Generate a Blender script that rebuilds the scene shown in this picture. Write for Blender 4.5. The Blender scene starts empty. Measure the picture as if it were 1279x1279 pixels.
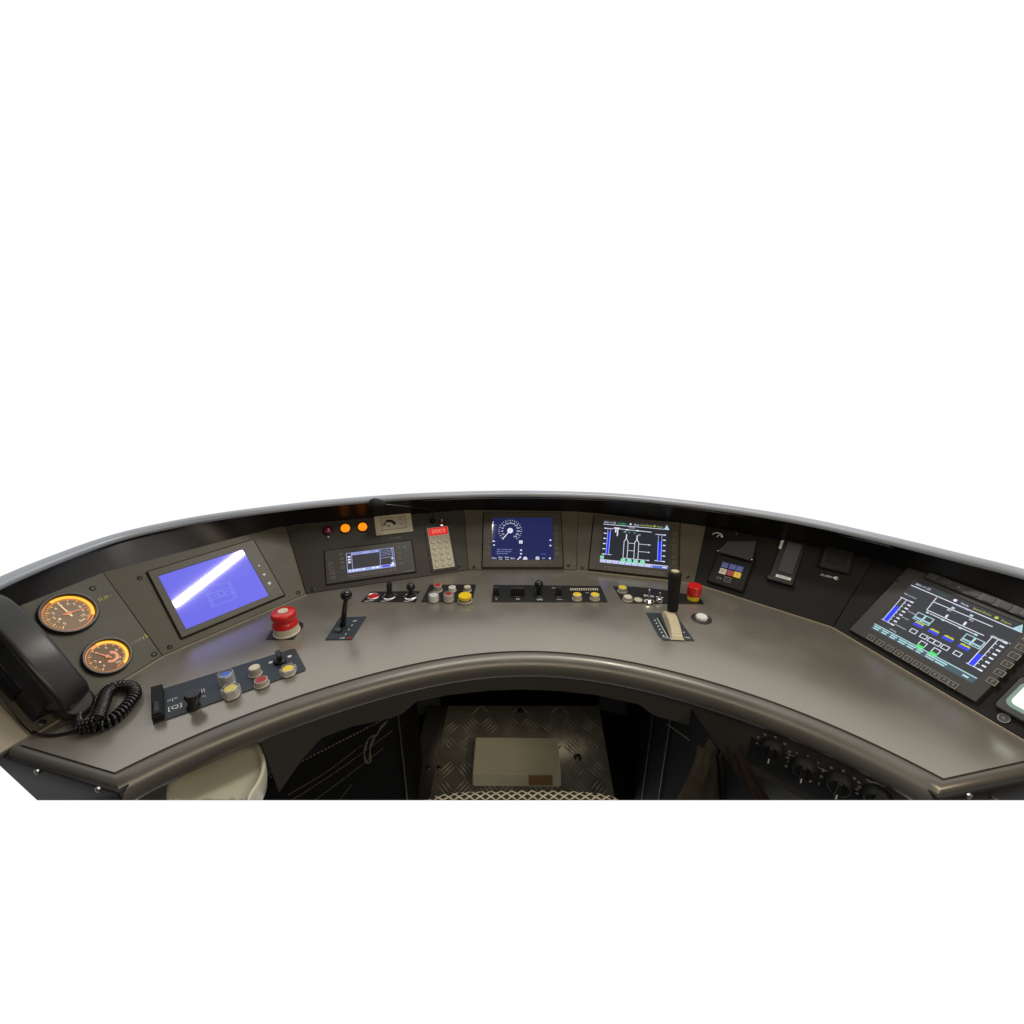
import bpy, bmesh, math, random
from mathutils import Vector as V, Matrix
random.seed(7)
R = math.radians
SC = bpy.context.scene
COL = SC.collection
# ---------------------------------------------------------------- survey of the place
# Lens and eye point recovered from the four 4:3 displays; lengths in metres, worktop at z = 0,
# everything is lifted by DESK_Z at the end so that the footwell floor lies near z = 0.
FPX, PITCH, EYE, CY = 561.0, R(19.37), 0.685, 638.0
DESK_Z = 0.72
FW = V((0, math.cos(PITCH), -math.sin(PITCH))); UP = V((0, math.sin(PITCH), math.cos(PITCH))); RT = V((1, 0, 0))
CAM = V((0, 0, EYE))
def ray(x, y): return FW + RT*((x-640)/FPX) - UP*((y-CY)/FPX)
def onz(x, y, z=0.0):
    d = ray(x, y); return CAM + d*((z-EYE)/d.z)
def proj(p):
    q = V(p)-CAM; z = q.dot(FW); return (640+FPX*q.dot(RT)/z, CY-FPX*q.dot(UP)/z)

# ---------------------------------------------------------------- materials
MATS = {}
def mat(name, col=(.5,.5,.5), rough=.5, metal=0., spec=.5, emit=None, es=1., var=0., vscale=30., rvar=0., bump=0., bscale=400., coat=0., alpha=1., trans=0., det=6):
    m = bpy.data.materials.new(name); m.use_nodes = True
    nt = m.node_tree; b = nt.nodes['Principled BSDF']
    b.inputs['Base Color'].default_value = (*col, 1); b.inputs['Roughness'].default_value = rough
    b.inputs['Metallic'].default_value = metal; b.inputs['Specular IOR Level'].default_value = spec
    b.inputs['Coat Weight'].default_value = coat; b.inputs['Coat Roughness'].default_value = .08
    b.inputs['Alpha'].default_value = alpha; b.inputs['Transmission Weight'].default_value = trans
    if emit:
        b.inputs['Emission Color'].default_value = (*emit, 1); b.inputs['Emission Strength'].default_value = es
    tc = nt.nodes.new('ShaderNodeTexCoord')
    if var > 0 or rvar > 0:
        n = nt.nodes.new('ShaderNodeTexNoise'); n.inputs['Scale'].default_value = vscale; n.inputs['Detail'].default_value = det; n.inputs['Roughness'].default_value = .65
        nt.links.new(tc.outputs['Object'], n.inputs['Vector'])
        if var > 0:
            r = nt.nodes.new('ShaderNodeMapRange'); r.inputs[1].default_value = .3; r.inputs[2].default_value = .7; r.inputs[3].default_value = 1-var; r.inputs[4].default_value = 1+var
            nt.links.new(n.outputs['Fac'], r.inputs[0])
            mx = nt.nodes.new('ShaderNodeVectorMath'); mx.operation = 'SCALE'; mx.inputs[0].default_value = col
            nt.links.new(r.outputs[0], mx.inputs['Scale']); nt.links.new(mx.outputs[0], b.inputs['Base Color'])
        if rvar > 0:
            r2 = nt.nodes.new('ShaderNodeMapRange'); r2.inputs[1].default_value = .3; r2.inputs[2].default_value = .7; r2.inputs[3].default_value = max(.02, rough-rvar); r2.inputs[4].default_value = min(1, rough+rvar)
            nt.links.new(n.outputs['Fac'], r2.inputs[0]); nt.links.new(r2.outputs[0], b.inputs['Roughness'])
    if bump > 0:
        n2 = nt.nodes.new('ShaderNodeTexNoise'); n2.inputs['Scale'].default_value = bscale; n2.inputs['Detail'].default_value = 3
        nt.links.new(tc.outputs['Object'], n2.inputs['Vector'])
        bp = nt.nodes.new('ShaderNodeBump'); bp.inputs['Strength'].default_value = bump; bp.inputs['Distance'].default_value = .002
        nt.links.new(n2.outputs['Fac'], bp.inputs['Height']); nt.links.new(bp.outputs[0], b.inputs['Normal'])
    MATS[name] = m; return m
def glow(name, c, s=1.): return mat(name, (.01,.01,.01), .3, spec=.2, emit=c, es=s)

mat('desk_paint', (.305,.284,.246), .27, metal=.65, spec=.5, var=.07, vscale=3.0, rvar=.11, bump=.02, bscale=700, det=2.5)
mat('rim_metal', (.31,.335,.38), .42, metal=.3, var=.15, vscale=3, det=2)
mat('mould_paint', (.125,.118,.102), .33, metal=.35, spec=.5, var=.08, vscale=7, rvar=.08, det=2)
mat('fascia_paint', (.086,.079,.058), .5, spec=.3, var=.06, vscale=9, rvar=.06, bump=.05)
mat('fascia_olive', (.070,.066,.048), .5, spec=.3, var=.06, vscale=9, rvar=.06, bump=.05)
mat('fascia_dark', (.037,.034,.027), .5, spec=.3, var=.06, vscale=9, bump=.05)
mat('fascia_black', (.010,.0095,.009), .58, spec=.18, var=.1, vscale=9, bump=.05)
mat('hood_black', (.008,.0075,.0075), .36, spec=.35, var=.15, vscale=6)
mat('shell_grey', (.12,.12,.12), .5)
mat('cheek_beige', (.30,.26,.19), .5, var=.05)
mat('apron_grey', (.046,.044,.039), .5, spec=.3, var=.1, vscale=8, bump=.08)
mat('skirt', (.014,.012,.012), .5, spec=.3, var=.15)
mat('black_plastic', (.010,.010,.011), .38, spec=.5, bump=.05, bscale=900)
mat('black_gloss', (.008,.008,.009), .16, spec=.5)
mat('black_matte', (.006,.006,.006), .65, spec=.3)
mat('groove', (.02,.018,.015), .8, spec=.1)
mat('handset_black', (.015,.015,.0135), .34, spec=.5, bump=.06, bscale=900, rvar=.05, vscale=20)
mat('plate_black', (.012,.012,.011), .4, spec=.4, var=.1)
mat('plate_navy', (.022,.032,.042), .42, spec=.4, var=.08)
mat('bezel_olive', (.056,.051,.039), .42, spec=.35)
mat('bezel_brown', (.080,.072,.055), .42, spec=.35)
mat('bezel_dark', (.030,.028,.027), .42, spec=.3)
mat('bezel_grey', (.050,.046,.041), .42, spec=.4)
mat('key_dark', (.020,.019,.018), .45)
mat('key_line', (.30,.28,.24), .5)
mat('cream', (.58,.53,.42), .45, var=.04)
mat('cream_dim', (.48,.45,.34), .5, var=.04, vscale=12)
mat('white', (.72,.71,.68), .4)
mat('paint_white', (.62,.62,.6), .5)
mat('paint_grey', (.22,.22,.2), .5)
mat('paint_yellow', (.55,.48,.05), .5)
mat('red', (.55,.012,.012), .32, coat=.3)
mat('red_dull', (.30,.012,.016), .35)
mat('red_lens', (.14,.006,.014), .15, coat=.5, spec=.6)
mat('yellow', (.72,.52,.015), .35)
mat('yellow_lens', (.55,.46,.08), .3)
mat('blue', (.03,.12,.52), .3)
mat('blue_key', (.06,.08,.36), .4)
mat('chrome', (.75,.74,.72), .18, metal=1)
mat('steel', (.45,.44,.41), .32, metal=1, var=.1, vscale=40)
mat('brass_label', (.26,.15,.05), .5, var=.15, vscale=60)
mat('clear', (.8,.8,.78), .12, spec=.7, alpha=.28)
mat('button_side', (.38,.35,.29), .4)
mat('drum_cream', (.50,.44,.30), .45, var=.08, vscale=50)
mat('rubber', (.012,.012,.012), .7, spec=.25, bump=.2, bscale=1200)
mat('checker', (.21,.20,.165), .36, metal=.45, var=.2, vscale=14, rvar=.08)
mat('tread_glint', (.44,.42,.36), .40, metal=.25, var=.35, vscale=9, rvar=.1)  # paler than the plate: light glints on the raised bars put into the colour
mat('well_dark', (.008,.008,.0075), .7, spec=.15, var=.2)
mat('well_grey', (.030,.029,.026), .5, metal=.3, var=.2, vscale=10)
mat('net_black', (.004,.004,.004), .75, spec=.12)
mat('strap_grey', (.085,.078,.062), .5, spec=.4)
mat('net_line', (.11,.10,.08), .6)
mat('tray_cream', (.52,.50,.38), .38, var=.04, vscale=8, coat=.1)
mat('pedal_cream', (.54,.53,.40), .5, var=.05, vscale=12)
mat('bag_beige', (.034,.029,.019), .34, spec=.4, var=.3, vscale=9, bump=.6, bscale=22)
mat('bag_brown', (.012,.008,.006), .6, spec=.2, var=.3, vscale=9, bump=.5, bscale=22)
mat('meter_face', (.42,.40,.30), .5)
mat('dial_face', (.040,.026,.015), .5, emit=(.30,.125,.022), es=.30, var=.1)
mat('dial_face_pale', (.07,.055,.038), .5, emit=(.34,.19,.075), es=.36)
mat('lens_grey', (.065,.067,.072), .3, spec=.5)
glow('g_amberlamp', (1.,.22,.004), 1.4); glow('g_ring', (1.,.46,.03), 1.5); glow('g_ringdim', (.85,.24,.02), .75)
glow('g_dialmark', (1.,.45,.12), .95); glow('g_dialwhite', (1.,.75,.42), 1.0); glow('g_needle', (.95,.33,.16), .75)
mat('screen_blue', (.01,.01,.02), .06, spec=.6, emit=(.155,.15,.80), es=1.)
mat('screen_navy', (.01,.01,.02), .045, spec=.4, emit=(.014,.019,.088), es=1.)
mat('screen_navy_top', (.01,.01,.02), .10, spec=.4, emit=(.008,.016,.12), es=1.)
mat('screen_grey', (.01,.01,.012), .045, spec=.4, emit=(.021,.024,.030), es=1.)
mat('screen_bar', (.01,.01,.012), .045, spec=.4, emit=(.05,.09,.11), es=1.)
mat('screen_radio', (.01,.01,.012), .12, spec=.4, emit=(.045,.042,.045), es=1.)
glow('g_white', (.78,.80,.92)); glow('g_lav', (.34,.40,.80)); glow('g_pale', (.45,.55,.80)); glow('g_blue', (.004,.035,.95)); glow('g_blue2', (.05,.05,.75)); glow('g_bluedim', (.10,.16,.60)); glow('g_skyline', (.16,.28,.85))
glow('g_green', (.03,.75,.10)); glow('g_mint', (.26,.72,.52)); glow('g_dgreen', (.02,.16,.05)); glow('g_yel', (.52,.56,.06)); glow('g_cyan', (.42,.68,.74))
glow('g_red', (1.,.022,.018), .62); glow('g_redpale', (1.,.20,.16), 1.1); glow('g_lampwhite', (.80,.92,.86), 1.5); glow('g_lamprim', (.30,.42,.34), .8); glow('g_btnwhite', (.8,.76,.74), .55); glow('g_btnred', (.9,.03,.03), .35)

# ---------------------------------------------------------------- mesh builder
DG = None
class MB:
    def __init__(s, m='black_plastic'): s.bm = bmesh.new(); s.mats = []; s.use(m); s.M = Matrix.Identity(4)
    def use(s, m):
        if m not in s.mats: s.mats.append(m)
        s.mi = s.mats.index(m); return s
    def _v(s, p): return s.bm.verts.new(s.M @ V(p))
    def _f(s, vs, smooth=False):
        try: f = s.bm.faces.new(vs)
        except ValueError: return None
        f.material_index = s.mi; f.smooth = True; return f
    def quad(s, *p): s._f([s._v(q) for q in p]); return s
    def prism(s, pts, z0, z1, bev=0.):
        n = len(pts); a = sum(pts[i][0]*pts[(i+1)%n][1]-pts[(i+1)%n][0]*pts[i][1] for i in range(n))
        if a < 0: pts = pts[::-1]
        rows = [[s._v((p[0],p[1],z0)) for p in pts]]
        if bev > 0:
            cx = sum(p[0] for p in pts)/n; cy = sum(p[1] for p in pts)/n
            rows.append([s._v((p[0],p[1],z1-bev)) for p in pts])
            ins = []
            for i in range(n):
                p0, p, p1 = V(pts[i-1][:2]), V(pts[i][:2]), V(pts[(i+1)%n][:2])
                e0, e1 = (p-p0).normalized(), (p1-p).normalized()
                n0, n1 = V((-e0.y,e0.x)), V((-e1.y,e1.x)); m = (n0+n1)
                m = m/max(.3, 1+n0.dot(n1)); ins.append(p+m*bev)
            rows.append([s._v((p.x,p.y,z1)) for p in ins])
        else: rows.append([s._v((p[0],p[1],z1)) for p in pts])
        s._f(rows[0][::-1]); s._f(rows[-1])
        for r0, r1 in zip(rows, rows[1:]):
            for i in range(n): s._f([r0[i], r0[(i+1)%n], r1[(i+1)%n], r1[i]])
        return s
    def rrect(s, x0, y0, x1, y1, z0, z1, r=0., bev=0., seg=4):
        if r <= 0: pts = [(x0,y0),(x1,y0),(x1,y1),(x0,y1)]
        else:
            pts = []
            for cx, cy, a in ((x1-r,y0+r,-90),(x1-r,y1-r,0),(x0+r,y1-r,90),(x0+r,y0+r,180)):
                for k in range(seg+1):
                    t = R(a+90*k/seg); pts.append((cx+r*math.cos(t), cy+r*math.sin(t)))
        return s.prism(pts, z0, z1, bev)
    def flat(s, x0, y0, x1, y1, z): return s.quad((x0,y0,z),(x1,y0,z),(x1,y1,z),(x0,y1,z))
    def poly(s, pts, z):
        n = len(pts); a = sum(pts[i][0]*pts[(i+1)%n][1]-pts[(i+1)%n][0]*pts[i][1] for i in range(n))
        if a < 0: pts = pts[::-1]
        s._f([s._v((p[0],p[1],z)) for p in pts]); return s
    def line(s, p, q, w, z):
        p, q = V(p[:2]), V(q[:2]); d = (q-p)
        if d.length < 1e-6: return s
        d.normalize(); n = V((-d.y,d.x))*w/2
        return s.quad((*(p-n),z),(*(q-n),z),(*(q+n),z),(*(p+n),z))
    def rectline(s, x0, y0, x1, y1, w, z):
        s.flat(x0,y0,x1,y0+w,z).flat(x0,y1-w,x1,y1,z).flat(x0,y0+w,x0+w,y1-w,z).flat(x1-w,y0+w,x1,y1-w,z); return s
    def disc(s, cx, cy, r, z, seg=24, ry=None):
        ry = ry or r
        s._f([s._v((cx+r*math.cos(2*math.pi*k/seg), cy+ry*math.sin(2*math.pi*k/seg), z)) for k in range(seg)]); return s
    def arc(s, cx, cy, r0, r1, a0, a1, z, seg=32):
        for k in range(seg):
            t0, t1 = R(a0+(a1-a0)*k/seg), R(a0+(a1-a0)*(k+1)/seg)
            c0, s0, c1, s1 = math.cos(t0), math.sin(t0), math.cos(t1), math.sin(t1)
            q = [(cx+r0*c0,cy+r0*s0,z),(cx+r1*c0,cy+r1*s0,z),(cx+r1*c1,cy+r1*s1,z),(cx+r0*c1,cy+r0*s1,z)]
            s.quad(*(q if a1 > a0 else q[::-1]))
        return s
    def lathe(s, prof, c=(0,0,0), seg=28, axis=None, mats=None):
        c = V(c); ax = V(axis).normalized() if axis else V((0,0,1))
        t = ax.orthogonal().normalized() if axis else V((1,0,0)); u = ax.cross(t)
        rows = []
        for r, z in prof:
            if r < 1e-6: rows.append([s._v(c+ax*z)])
            else: rows.append([s._v(c+ax*z+t*(r*math.cos(2*math.pi*k/seg))+u*(r*math.sin(2*math.pi*k/seg))) for k in range(seg)])
        for i, (a, b) in enumerate(zip(rows, rows[1:])):
            if mats: s.use(mats[i])
            for k in range(seg):
                k2 = (k+1)%seg
                if len(a) == 1 and len(b) == 1: continue
                if len(a) == 1: s._f([a[0], b[k2], b[k]][::-1])
                elif len(b) == 1: s._f([a[k], a[k2], b[0]])
                else: s._f([a[k], a[k2], b[k2], b[k]])
        return s
    def cyl(s, cx, cy, z0, z1, r, r1=None, bev=.001, seg=28, top=None):
        r1 = r if r1 is None else r1
        m0 = s.mats[s.mi]; ms = [m0, m0, m0, top or m0]
        s.lathe([(0,z0),(r,z0),(r1,z1-bev),(r1-bev,z1),(0,z1)], (cx,cy,0), seg, mats=ms); s.use(m0); return s
    def ball(s, c, r, seg=24, sz=1.):
        return s.lathe([(r*math.cos(R(a)) if abs(a) < 90 else 0, r*sz*math.sin(R(a))) for a in range(-90, 91, 12)] if False else [(r*math.sin(math.pi*k/12), -r*sz*math.cos(math.pi*k/12)) for k in range(13)], c, seg)
    def tube(s, path, rad, seg=10, caps=True, ell=1., ref=None):
        P = [V(p) for p in path]; n = len(P); rows = []
        rr = rad if isinstance(rad, (list, tuple)) else [rad]*n
        T = [(P[min(i+1,n-1)]-P[max(i-1,0)]).normalized() for i in range(n)]
        nrm = V(ref) if ref else T[0].orthogonal()
        nrm = (nrm-T[0]*nrm.dot(T[0])).normalized()
        for i in range(n):
            nrm = (nrm-T[i]*nrm.dot(T[i])).normalized(); b = T[i].cross(nrm)
            rows.append([s._v(P[i]+nrm*(rr[i]*math.cos(2*math.pi*k/seg))+b*(rr[i]*ell*math.sin(2*math.pi*k/seg))) for k in range(seg)])
        for a, b in zip(rows, rows[1:]):
            for k in range(seg): s._f([a[k], a[(k+1)%seg], b[(k+1)%seg], b[k]])
        if caps: s._f(rows[0][::-1]); s._f(rows[-1])
        return s
    def loft(s, rows, closed=False, caps=False):
        rows = [[s._v(p) for p in r] for r in rows]; n = len(rows[0])
        for a, b in zip(rows, rows[1:]):
            for k in range(n if closed else n-1): s._f([a[k], a[(k+1)%n], b[(k+1)%n], b[k]])
        if caps: s._f(rows[0][::-1]); s._f(rows[-1])
        return s
    def text(s, body, x, y, size, z, rot=0., align='CENTER', sx=1.):
        c = bpy.data.curves.new('t', 'FONT'); c.body = body; c.size = size; c.align_x = align; c.align_y = 'CENTER'; c.resolution_u = 2
        o = bpy.data.objects.new('t', c); COL.objects.link(o)
        dg = bpy.context.evaluated_depsgraph_get(); dg.update(); me = bpy.data.meshes.new_from_object(o.evaluated_get(dg))
        M = s.M @ Matrix.Translation((x,y,z)) @ Matrix.Rotation(rot,4,'Z') @ Matrix.Diagonal((sx,1,1,1))
        vs = [s.bm.verts.new(M @ v.co) for v in me.vertices]
        for p in me.polygons: s._f([vs[i] for i in p.vertices])
        bpy.data.objects.remove(o); bpy.data.curves.remove(c); bpy.data.meshes.remove(me); return s
    def mesh(s, name, off=V((0,0,0)), ang=32):
        me = bpy.data.meshes.new(name)
        if off.length: bmesh.ops.translate(s.bm, verts=s.bm.verts, vec=-off)
        s.bm.to_mesh(me); s.bm.free()
        for m in s.mats: me.materials.append(MATS[m])
        me.set_sharp_from_angle(angle=R(ang)); return me

class Frame:
    def __init__(s, o, e, u): s.o = V(o); s.e = V(e).normalized(); s.n = s.e.cross(V(u)).normalized(); s.u = s.n.cross(s.e)
    def P(s, a, b, c=0.): return s.o+s.e*a+s.u*b+s.n*c
    def px(s, x, y, h=0.):
        d = ray(x, y); p = CAM+d*((s.o+s.n*h-CAM).dot(s.n)/d.dot(s.n)); q = p-s.o
        return V((q.dot(s.e), q.dot(s.u)))
    def loc(s, p): q = V(p)-s.o; return V((q.dot(s.e), q.dot(s.u), q.dot(s.n)))
    def mat(s): 
        m = Matrix.Identity(4)
        for i, a in enumerate((s.e, s.u, s.n)):
            for k in range(3): m[k][i] = a[k]
        return m
    def rect(s, q, h=0.):
        p = [s.px(*c, h) for c in q]                # TL TR BR BL
        return ((p[0].x+p[3].x)/2, (p[2].y+p[3].y)/2, (p[1].x+p[2].x)/2, (p[0].y+p[1].y)/2)
WORLD = Frame((0,0,0), (1,0,0), (0,1,0))
ALL_TOP = []
class Thing:
    def __init__(s, name, label, cat, fr=WORLD, base=(0,0,0), group=None, kind=None):
        s.fr = fr; s.base = V(base); o = s.o = bpy.data.objects.new(name, None); COL.objects.link(o); ALL_TOP.append(o)
        o.empty_display_size = .05
        M = fr.mat(); M.translation = fr.P(*base); o.matrix_world = M
        o['label'] = label; o['category'] = cat
        if group: o['group'] = group
        if kind: o['kind'] = kind
    def part(s, name, mb, parent=None, label=None, ang=32):
        me = mb.mesh(name, s.base, ang); o = bpy.data.objects.new(name, me); COL.objects.link(o)
        o.parent = parent or s.o
        if label: o['label'] = label
        return o
def one(name, label, cat, mb, fr=WORLD, base=(0,0,0), group=None, kind=None, ang=32):
    me = mb.mesh(name, V(base), ang); o = bpy.data.objects.new(name, me); COL.objects.link(o); ALL_TOP.append(o)
    M = fr.mat(); M.translation = fr.P(*base); o.matrix_world = M
    if kind: o['kind'] = kind
    if label and kind != 'structure': o['label'] = label; o['category'] = cat
    elif label: o['label'] = label; o['category'] = cat
    if group: o['group'] = group
    return o

def catmull(pts, n=8):
    P = [V(p) for p in pts]; out = []
    for i in range(len(P)-1):
        p0 = P[i-1] if i else P[0]*2-P[1]; p1, p2 = P[i], P[i+1]; p3 = P[i+2] if i+2 < len(P) else P[-1]*2-P[-2]
        for k in range(n):
            t = k/n; out.append(.5*((2*p1)+(p2-p0)*t+(2*p0-5*p1+4*p2-p3)*t*t+(3*p1-p0-3*p2+p3)*t**3))
    out.append(P[-1]); return out

# ---------------------------------------------------------------- facets of the fascia
TILT = R(43.5)
seam = [onz(42,918), onz(203.7,820), onz(382.5,742.5), onz(585,712.5), onz(720,712.5), onz(867.5,728.7), onz(1040,783.7), onz(1279,925)]
d = (seam[-1]-seam[-2]).normalized(); seam[-1] = seam[-1]+d*.02
for p in seam: p.z = 0
def facet(i):
    a, b = seam[i], seam[i+1]; e = (b-a).normalized(); n = V((e.y,-e.x,0))
    return Frame(a, e, V((0,0,math.cos(TILT)))-n*math.sin(TILT))
FG, FL, FR_, FC, FD, FS, FF = [facet(i) for i in range(7)]
FACETS = [FG, FL, FR_, FC, FD, FS, FF]
LEN = [(seam[i+1]-seam[i]).length for i in range(7)]
VTS = [.25,.252,.236,.224,.218,.202,.222,.24]
def skew(i, side):      # how far the mitre line runs along e per metre of slope
    j = i if side == 0 else i+1
    if j == 0 or j == 7: return 0.
    e0, e1 = FACETS[j-1].e, FACETS[j].e
    half = e0.angle(e1)/2; k = math.sin(TILT)*math.tan(half)
    return -k if side == 0 else k       # concave ring: facets widen upward

# ================================================================ DRIVER CONSOLE
con = Thing('driver_console', 'curved grey train driver desk with black hood and warm grey worktop', 'driver desk')
XS = [-.689+i*(.736+.689)/90 for i in range(91)]
def yc(x):
    t = x-.03; c = (.9197,.0072,-.7075,.0038,.4425,-.1092,-.7462); return sum(k*t**i for i, k in enumerate(c))
curve = [V((x, yc(x), 0)) for x in XS]
Lend, Rend = V((-.915,.643,0)), V((.985,.622,0))
front = [Lend]+curve+[Rend]
def offset(path, dd, ends=True):
    out = []
    for i, p in enumerate(path):
        d0 = (p-path[i-1]).normalized() if i else None
        d1 = (path[i+1]-p).normalized() if i < len(path)-1 else None
        d0 = d0 or d1; d1 = d1 or d0
        n0, n1 = V((d0.y,-d0.x,0)), V((d1.y,-d1.x,0)); m = (n0+n1)/max(.35, 1+n0.dot(n1)); out.append(p+m*dd)
    return out
def offset2(path, dd, k=.5):
    out = offset(path, dd)
    for i, j, side in ((0,1,0),(len(path)-1,len(path)-2,1)):
        d0 = (path[1]-path[0] if side == 0 else path[-1]-path[-2]).normalized(); n0 = V((d0.y,-d0.x)); out[i] = path[i]+V((*(n0*dd*k),0))
        c = path[j]; d1 = (path[2]-path[1] if side == 0 else path[-2]-path[-3]).normalized(); n1 = V((d1.y,-d1.x))
        det = n0.x*n1.y-n0.y*n1.x; a, b = dd*k, dd
        out[j] = c+V(((a*n1.y-b*n0.y)/det, (b*n0.x-a*n1.x)/det, 0))
    return out
# worktop
mb = MB('desk_paint')
back = [V((p.x,p.y,0)) for p in seam]
def grow(p, k=.012): c = V((.03,.45,0)); q = p-c; return p+q.normalized()*k
poly = [(p.x,p.y) for p in front]+[(grow(p).x, grow(p).y) for p in back[::-1]]
mb.prism(poly, -.03, 0.)
con.part('worktop', mb, ang=20)
# rolled edge moulding
prof = [(.0,-.012),(.0015,-.004),(.0055,-.004),(.0075,.0012),(.012,.0030),(.020,.0024),(.029,-.001),(.037,-.007),(.043,-.016),(.0455,-.028),(.043,-.040),(.034,-.050),(.020,-.052)]
mb = MB('mould_paint'); rows = []
for dd, z in prof: rows.append([p+V((0,0,z)) for p in offset2(front, dd)])
for k, (a, b) in enumerate(zip(rows, rows[1:])):
    mb.use('groove' if k < 2 else 'mould_paint')
    va = [mb._v(p) for p in a]; vb = [mb._v(p) for p in b]
    for i in range(len(a)-1): mb._f([va[i], vb[i], vb[i+1], va[i+1]])
bmesh.ops.remove_doubles(mb.bm, verts=mb.bm.verts, dist=1e-5)
con.part('edge_moulding', mb, ang=45)
# apron under the moulding with the knee hole cut out of it
outline = [(-50,1100),(200,1100),(201,880),(319,880),(326,926),(333,940),(336,955),(337,1100),(338,1100),(341,998),(352,985),(376,950),(402,921),(440,907),(488,897),(503,891),(520,876),(560,868),(610,862.5),(655,861),(700,863),(745,868),(798,879.5),(812,890),(822,895),(866,907),(880,919),(898,940),(912,950),(926,959),(960,975),(1008,1000),(1060,1045),(1279,1100),(1400,1150)]
def oy(x):
    for (x0,y0), (x1,y1) in zip(outline, outline[1:]):
        if x0 <= x <= x1: return y0+(y1-y0)*(x-x0)/(x1-x0)
    return 1100
APR = .034
ap = offset(front, APR)[1:-1]; ap2 = []
for a, b in zip(ap, ap[1:]): ap2 += [a, (a+b)/2]
ap2.append(ap[-1]); mb = MB('apron_grey'); top, bot = [], []
for p in ap2:
    z = -.05
    while z > -.62:
        x, y = proj(p+V((0,0,z)))
        if y >= oy(x): break
        z -= .001
    top.append(p+V((0,0,-.0485))); bot.append(p+V((0,0,z)))
inn = offset(ap2, -.012)
mb.loft([[q+V((0,0,-.05)) for q in inn], [V((q.x,q.y,b.z)) for q, b in zip(inn, bot)], bot, top])
con.part('apron', mb, ang=25)
# fascia panels
screwpos = {0:[(.02,.012),(.235,.016),(.235,.225)],1:[(.02,.015),(.345,.015),(.03,.21)],2:[(.02,.012),(.47,.02),(.24,.165)],3:[(.02,.012),(.335,.018)],4:[(.02,.012),(.35,.018)],5:[(.06,.20)],6:[]}
fm = ['fascia_olive','fascia_paint','fascia_dark','fascia_paint','fascia_paint','fascia_black','fascia_black']
for i, f in enumerate(FACETS):
    mb = MB(fm[i]); g = .0004
    L = LEN[i]; a0, a1 = g, L-g
    t0, t1 = g+skew(i,0)*VTS[i], L-g+skew(i,1)*VTS[i+1]
    pts = [(a0,.003),(a1,.003),(t1,VTS[i+1]),(t0,VTS[i])]
    mb.M = f.mat(); mb.M.translation = f.o; mb.prism(pts, -.010, 0., .0004)
    po = con.part('fascia_panel', mb)
    for a, b in screwpos[i]:
        m2 = MB('black_plastic'); m2.M = f.mat(); m2.M.translation = f.o
        m2.lathe([(.0062,0),(.0062,.0012),(.0035,.0022),(.0025,.0012),(0,.0012)], (a,b,0), 14); con.part('screw', m2, po)
# pale cheek closing the left end of the fascia
mb = MB('cheek_beige'); mb.M = FG.mat(); mb.M.translation = FG.o
mb.prism([(-.052,.002),(-.0015,.002),(-.0015,VTS[0]),(-.052,VTS[0])], -.012, -.0005, .002); con.part('end_cheek', mb)
mb = MB('cheek_beige'); mb.M = FF.mat(); mb.M.translation = FF.o
mb.prism([(LEN[6]+.0015,.002),(LEN[6]+.05,.002),(LEN[6]+.05,VTS[7]),(LEN[6]+.0015,VTS[7])], -.012, -.0005, .002); con.part('end_cheek', mb)
# pale trim line where worktop meets fascia (left facets and right facets)
for i in (0,1,4,5,6):
    f = FACETS[i]; mb = MB('cheek_beige')
    a, b = seam[i], seam[i+1]; n = V((f.e.y,-f.e.x,0))
    mb.prism([(a.x+n.x*.001,a.y+n.y*.001),(b.x+n.x*.001,b.y+n.y*.001),(b.x+n.x*.0045,b.y+n.y*.0045),(a.x+n.x*.0045,a.y+n.y*.0045)], .0, .0022)
    con.part('seam_trim', mb)
# hood
toppts = []
for i in range(7):
    f = FACETS[i]
    if i == 0: toppts.append(f.P(-.055, VTS[0]))
    toppts.append(f.P(LEN[i]+skew(i,1)*VTS[i+1], VTS[i+1]))
toppts[-1] = FF.P(LEN[6]+.055, VTS[7])
e0 = (toppts[0]-toppts[1]).normalized(); e1 = (toppts[-1]-toppts[-2]).normalized()
pl = [toppts[0]+e0*.6]+toppts+[toppts[-1]+e1*.6]
HZ = .252
rimpx = [(-55,757),(0,727.5),(75,695.5),(150,669),(225,652),(300,640),(400,628),(500,620),(580,616.5),(650,615.5),(725,617),(800,621.5),(900,633),(1000,649),(1100,671),(1200,695.5),(1279,715.5),(1340,735)]
rim = catmull([onz(x,y,HZ) for x, y in rimpx], 6)
def hitpl(r):
    O = V((.03,.30)); dd = V((r.x,r.y))-O
    for a, b in zip(pl, pl[1:]):
        ax, ay, bx, by = a.x-O.x, a.y-O.y, b.x-a.x, b.y-a.y
        det = dd.x*(-by)+dd.y*bx
        if abs(det) < 1e-9: continue
        s_ = (ax*(-by)+ay*bx)/det; t = (dd.x*ay-dd.y*ax)/det
        if s_ > 0 and -1e-6 <= t <= 1+1e-6: return V((O.x+dd.x*s_, O.y+dd.y*s_, a.z+(b.z-a.z)*t))
    return r
ro = offset(rim[::-1], 1.)[::-1]
rn = [(r-q).normalized() for r, q in zip(rim, ro)]      # outward normals in plan
if rn[len(rn)//2].y < 0: rn = [-n for n in rn]
for _ in range(4): rn = [(rn[max(i-1,0)]+rn[i]+rn[min(i+1,len(rn)-1)]).normalized() for i in range(len(rn))]
rows = [[], [], []]
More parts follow.
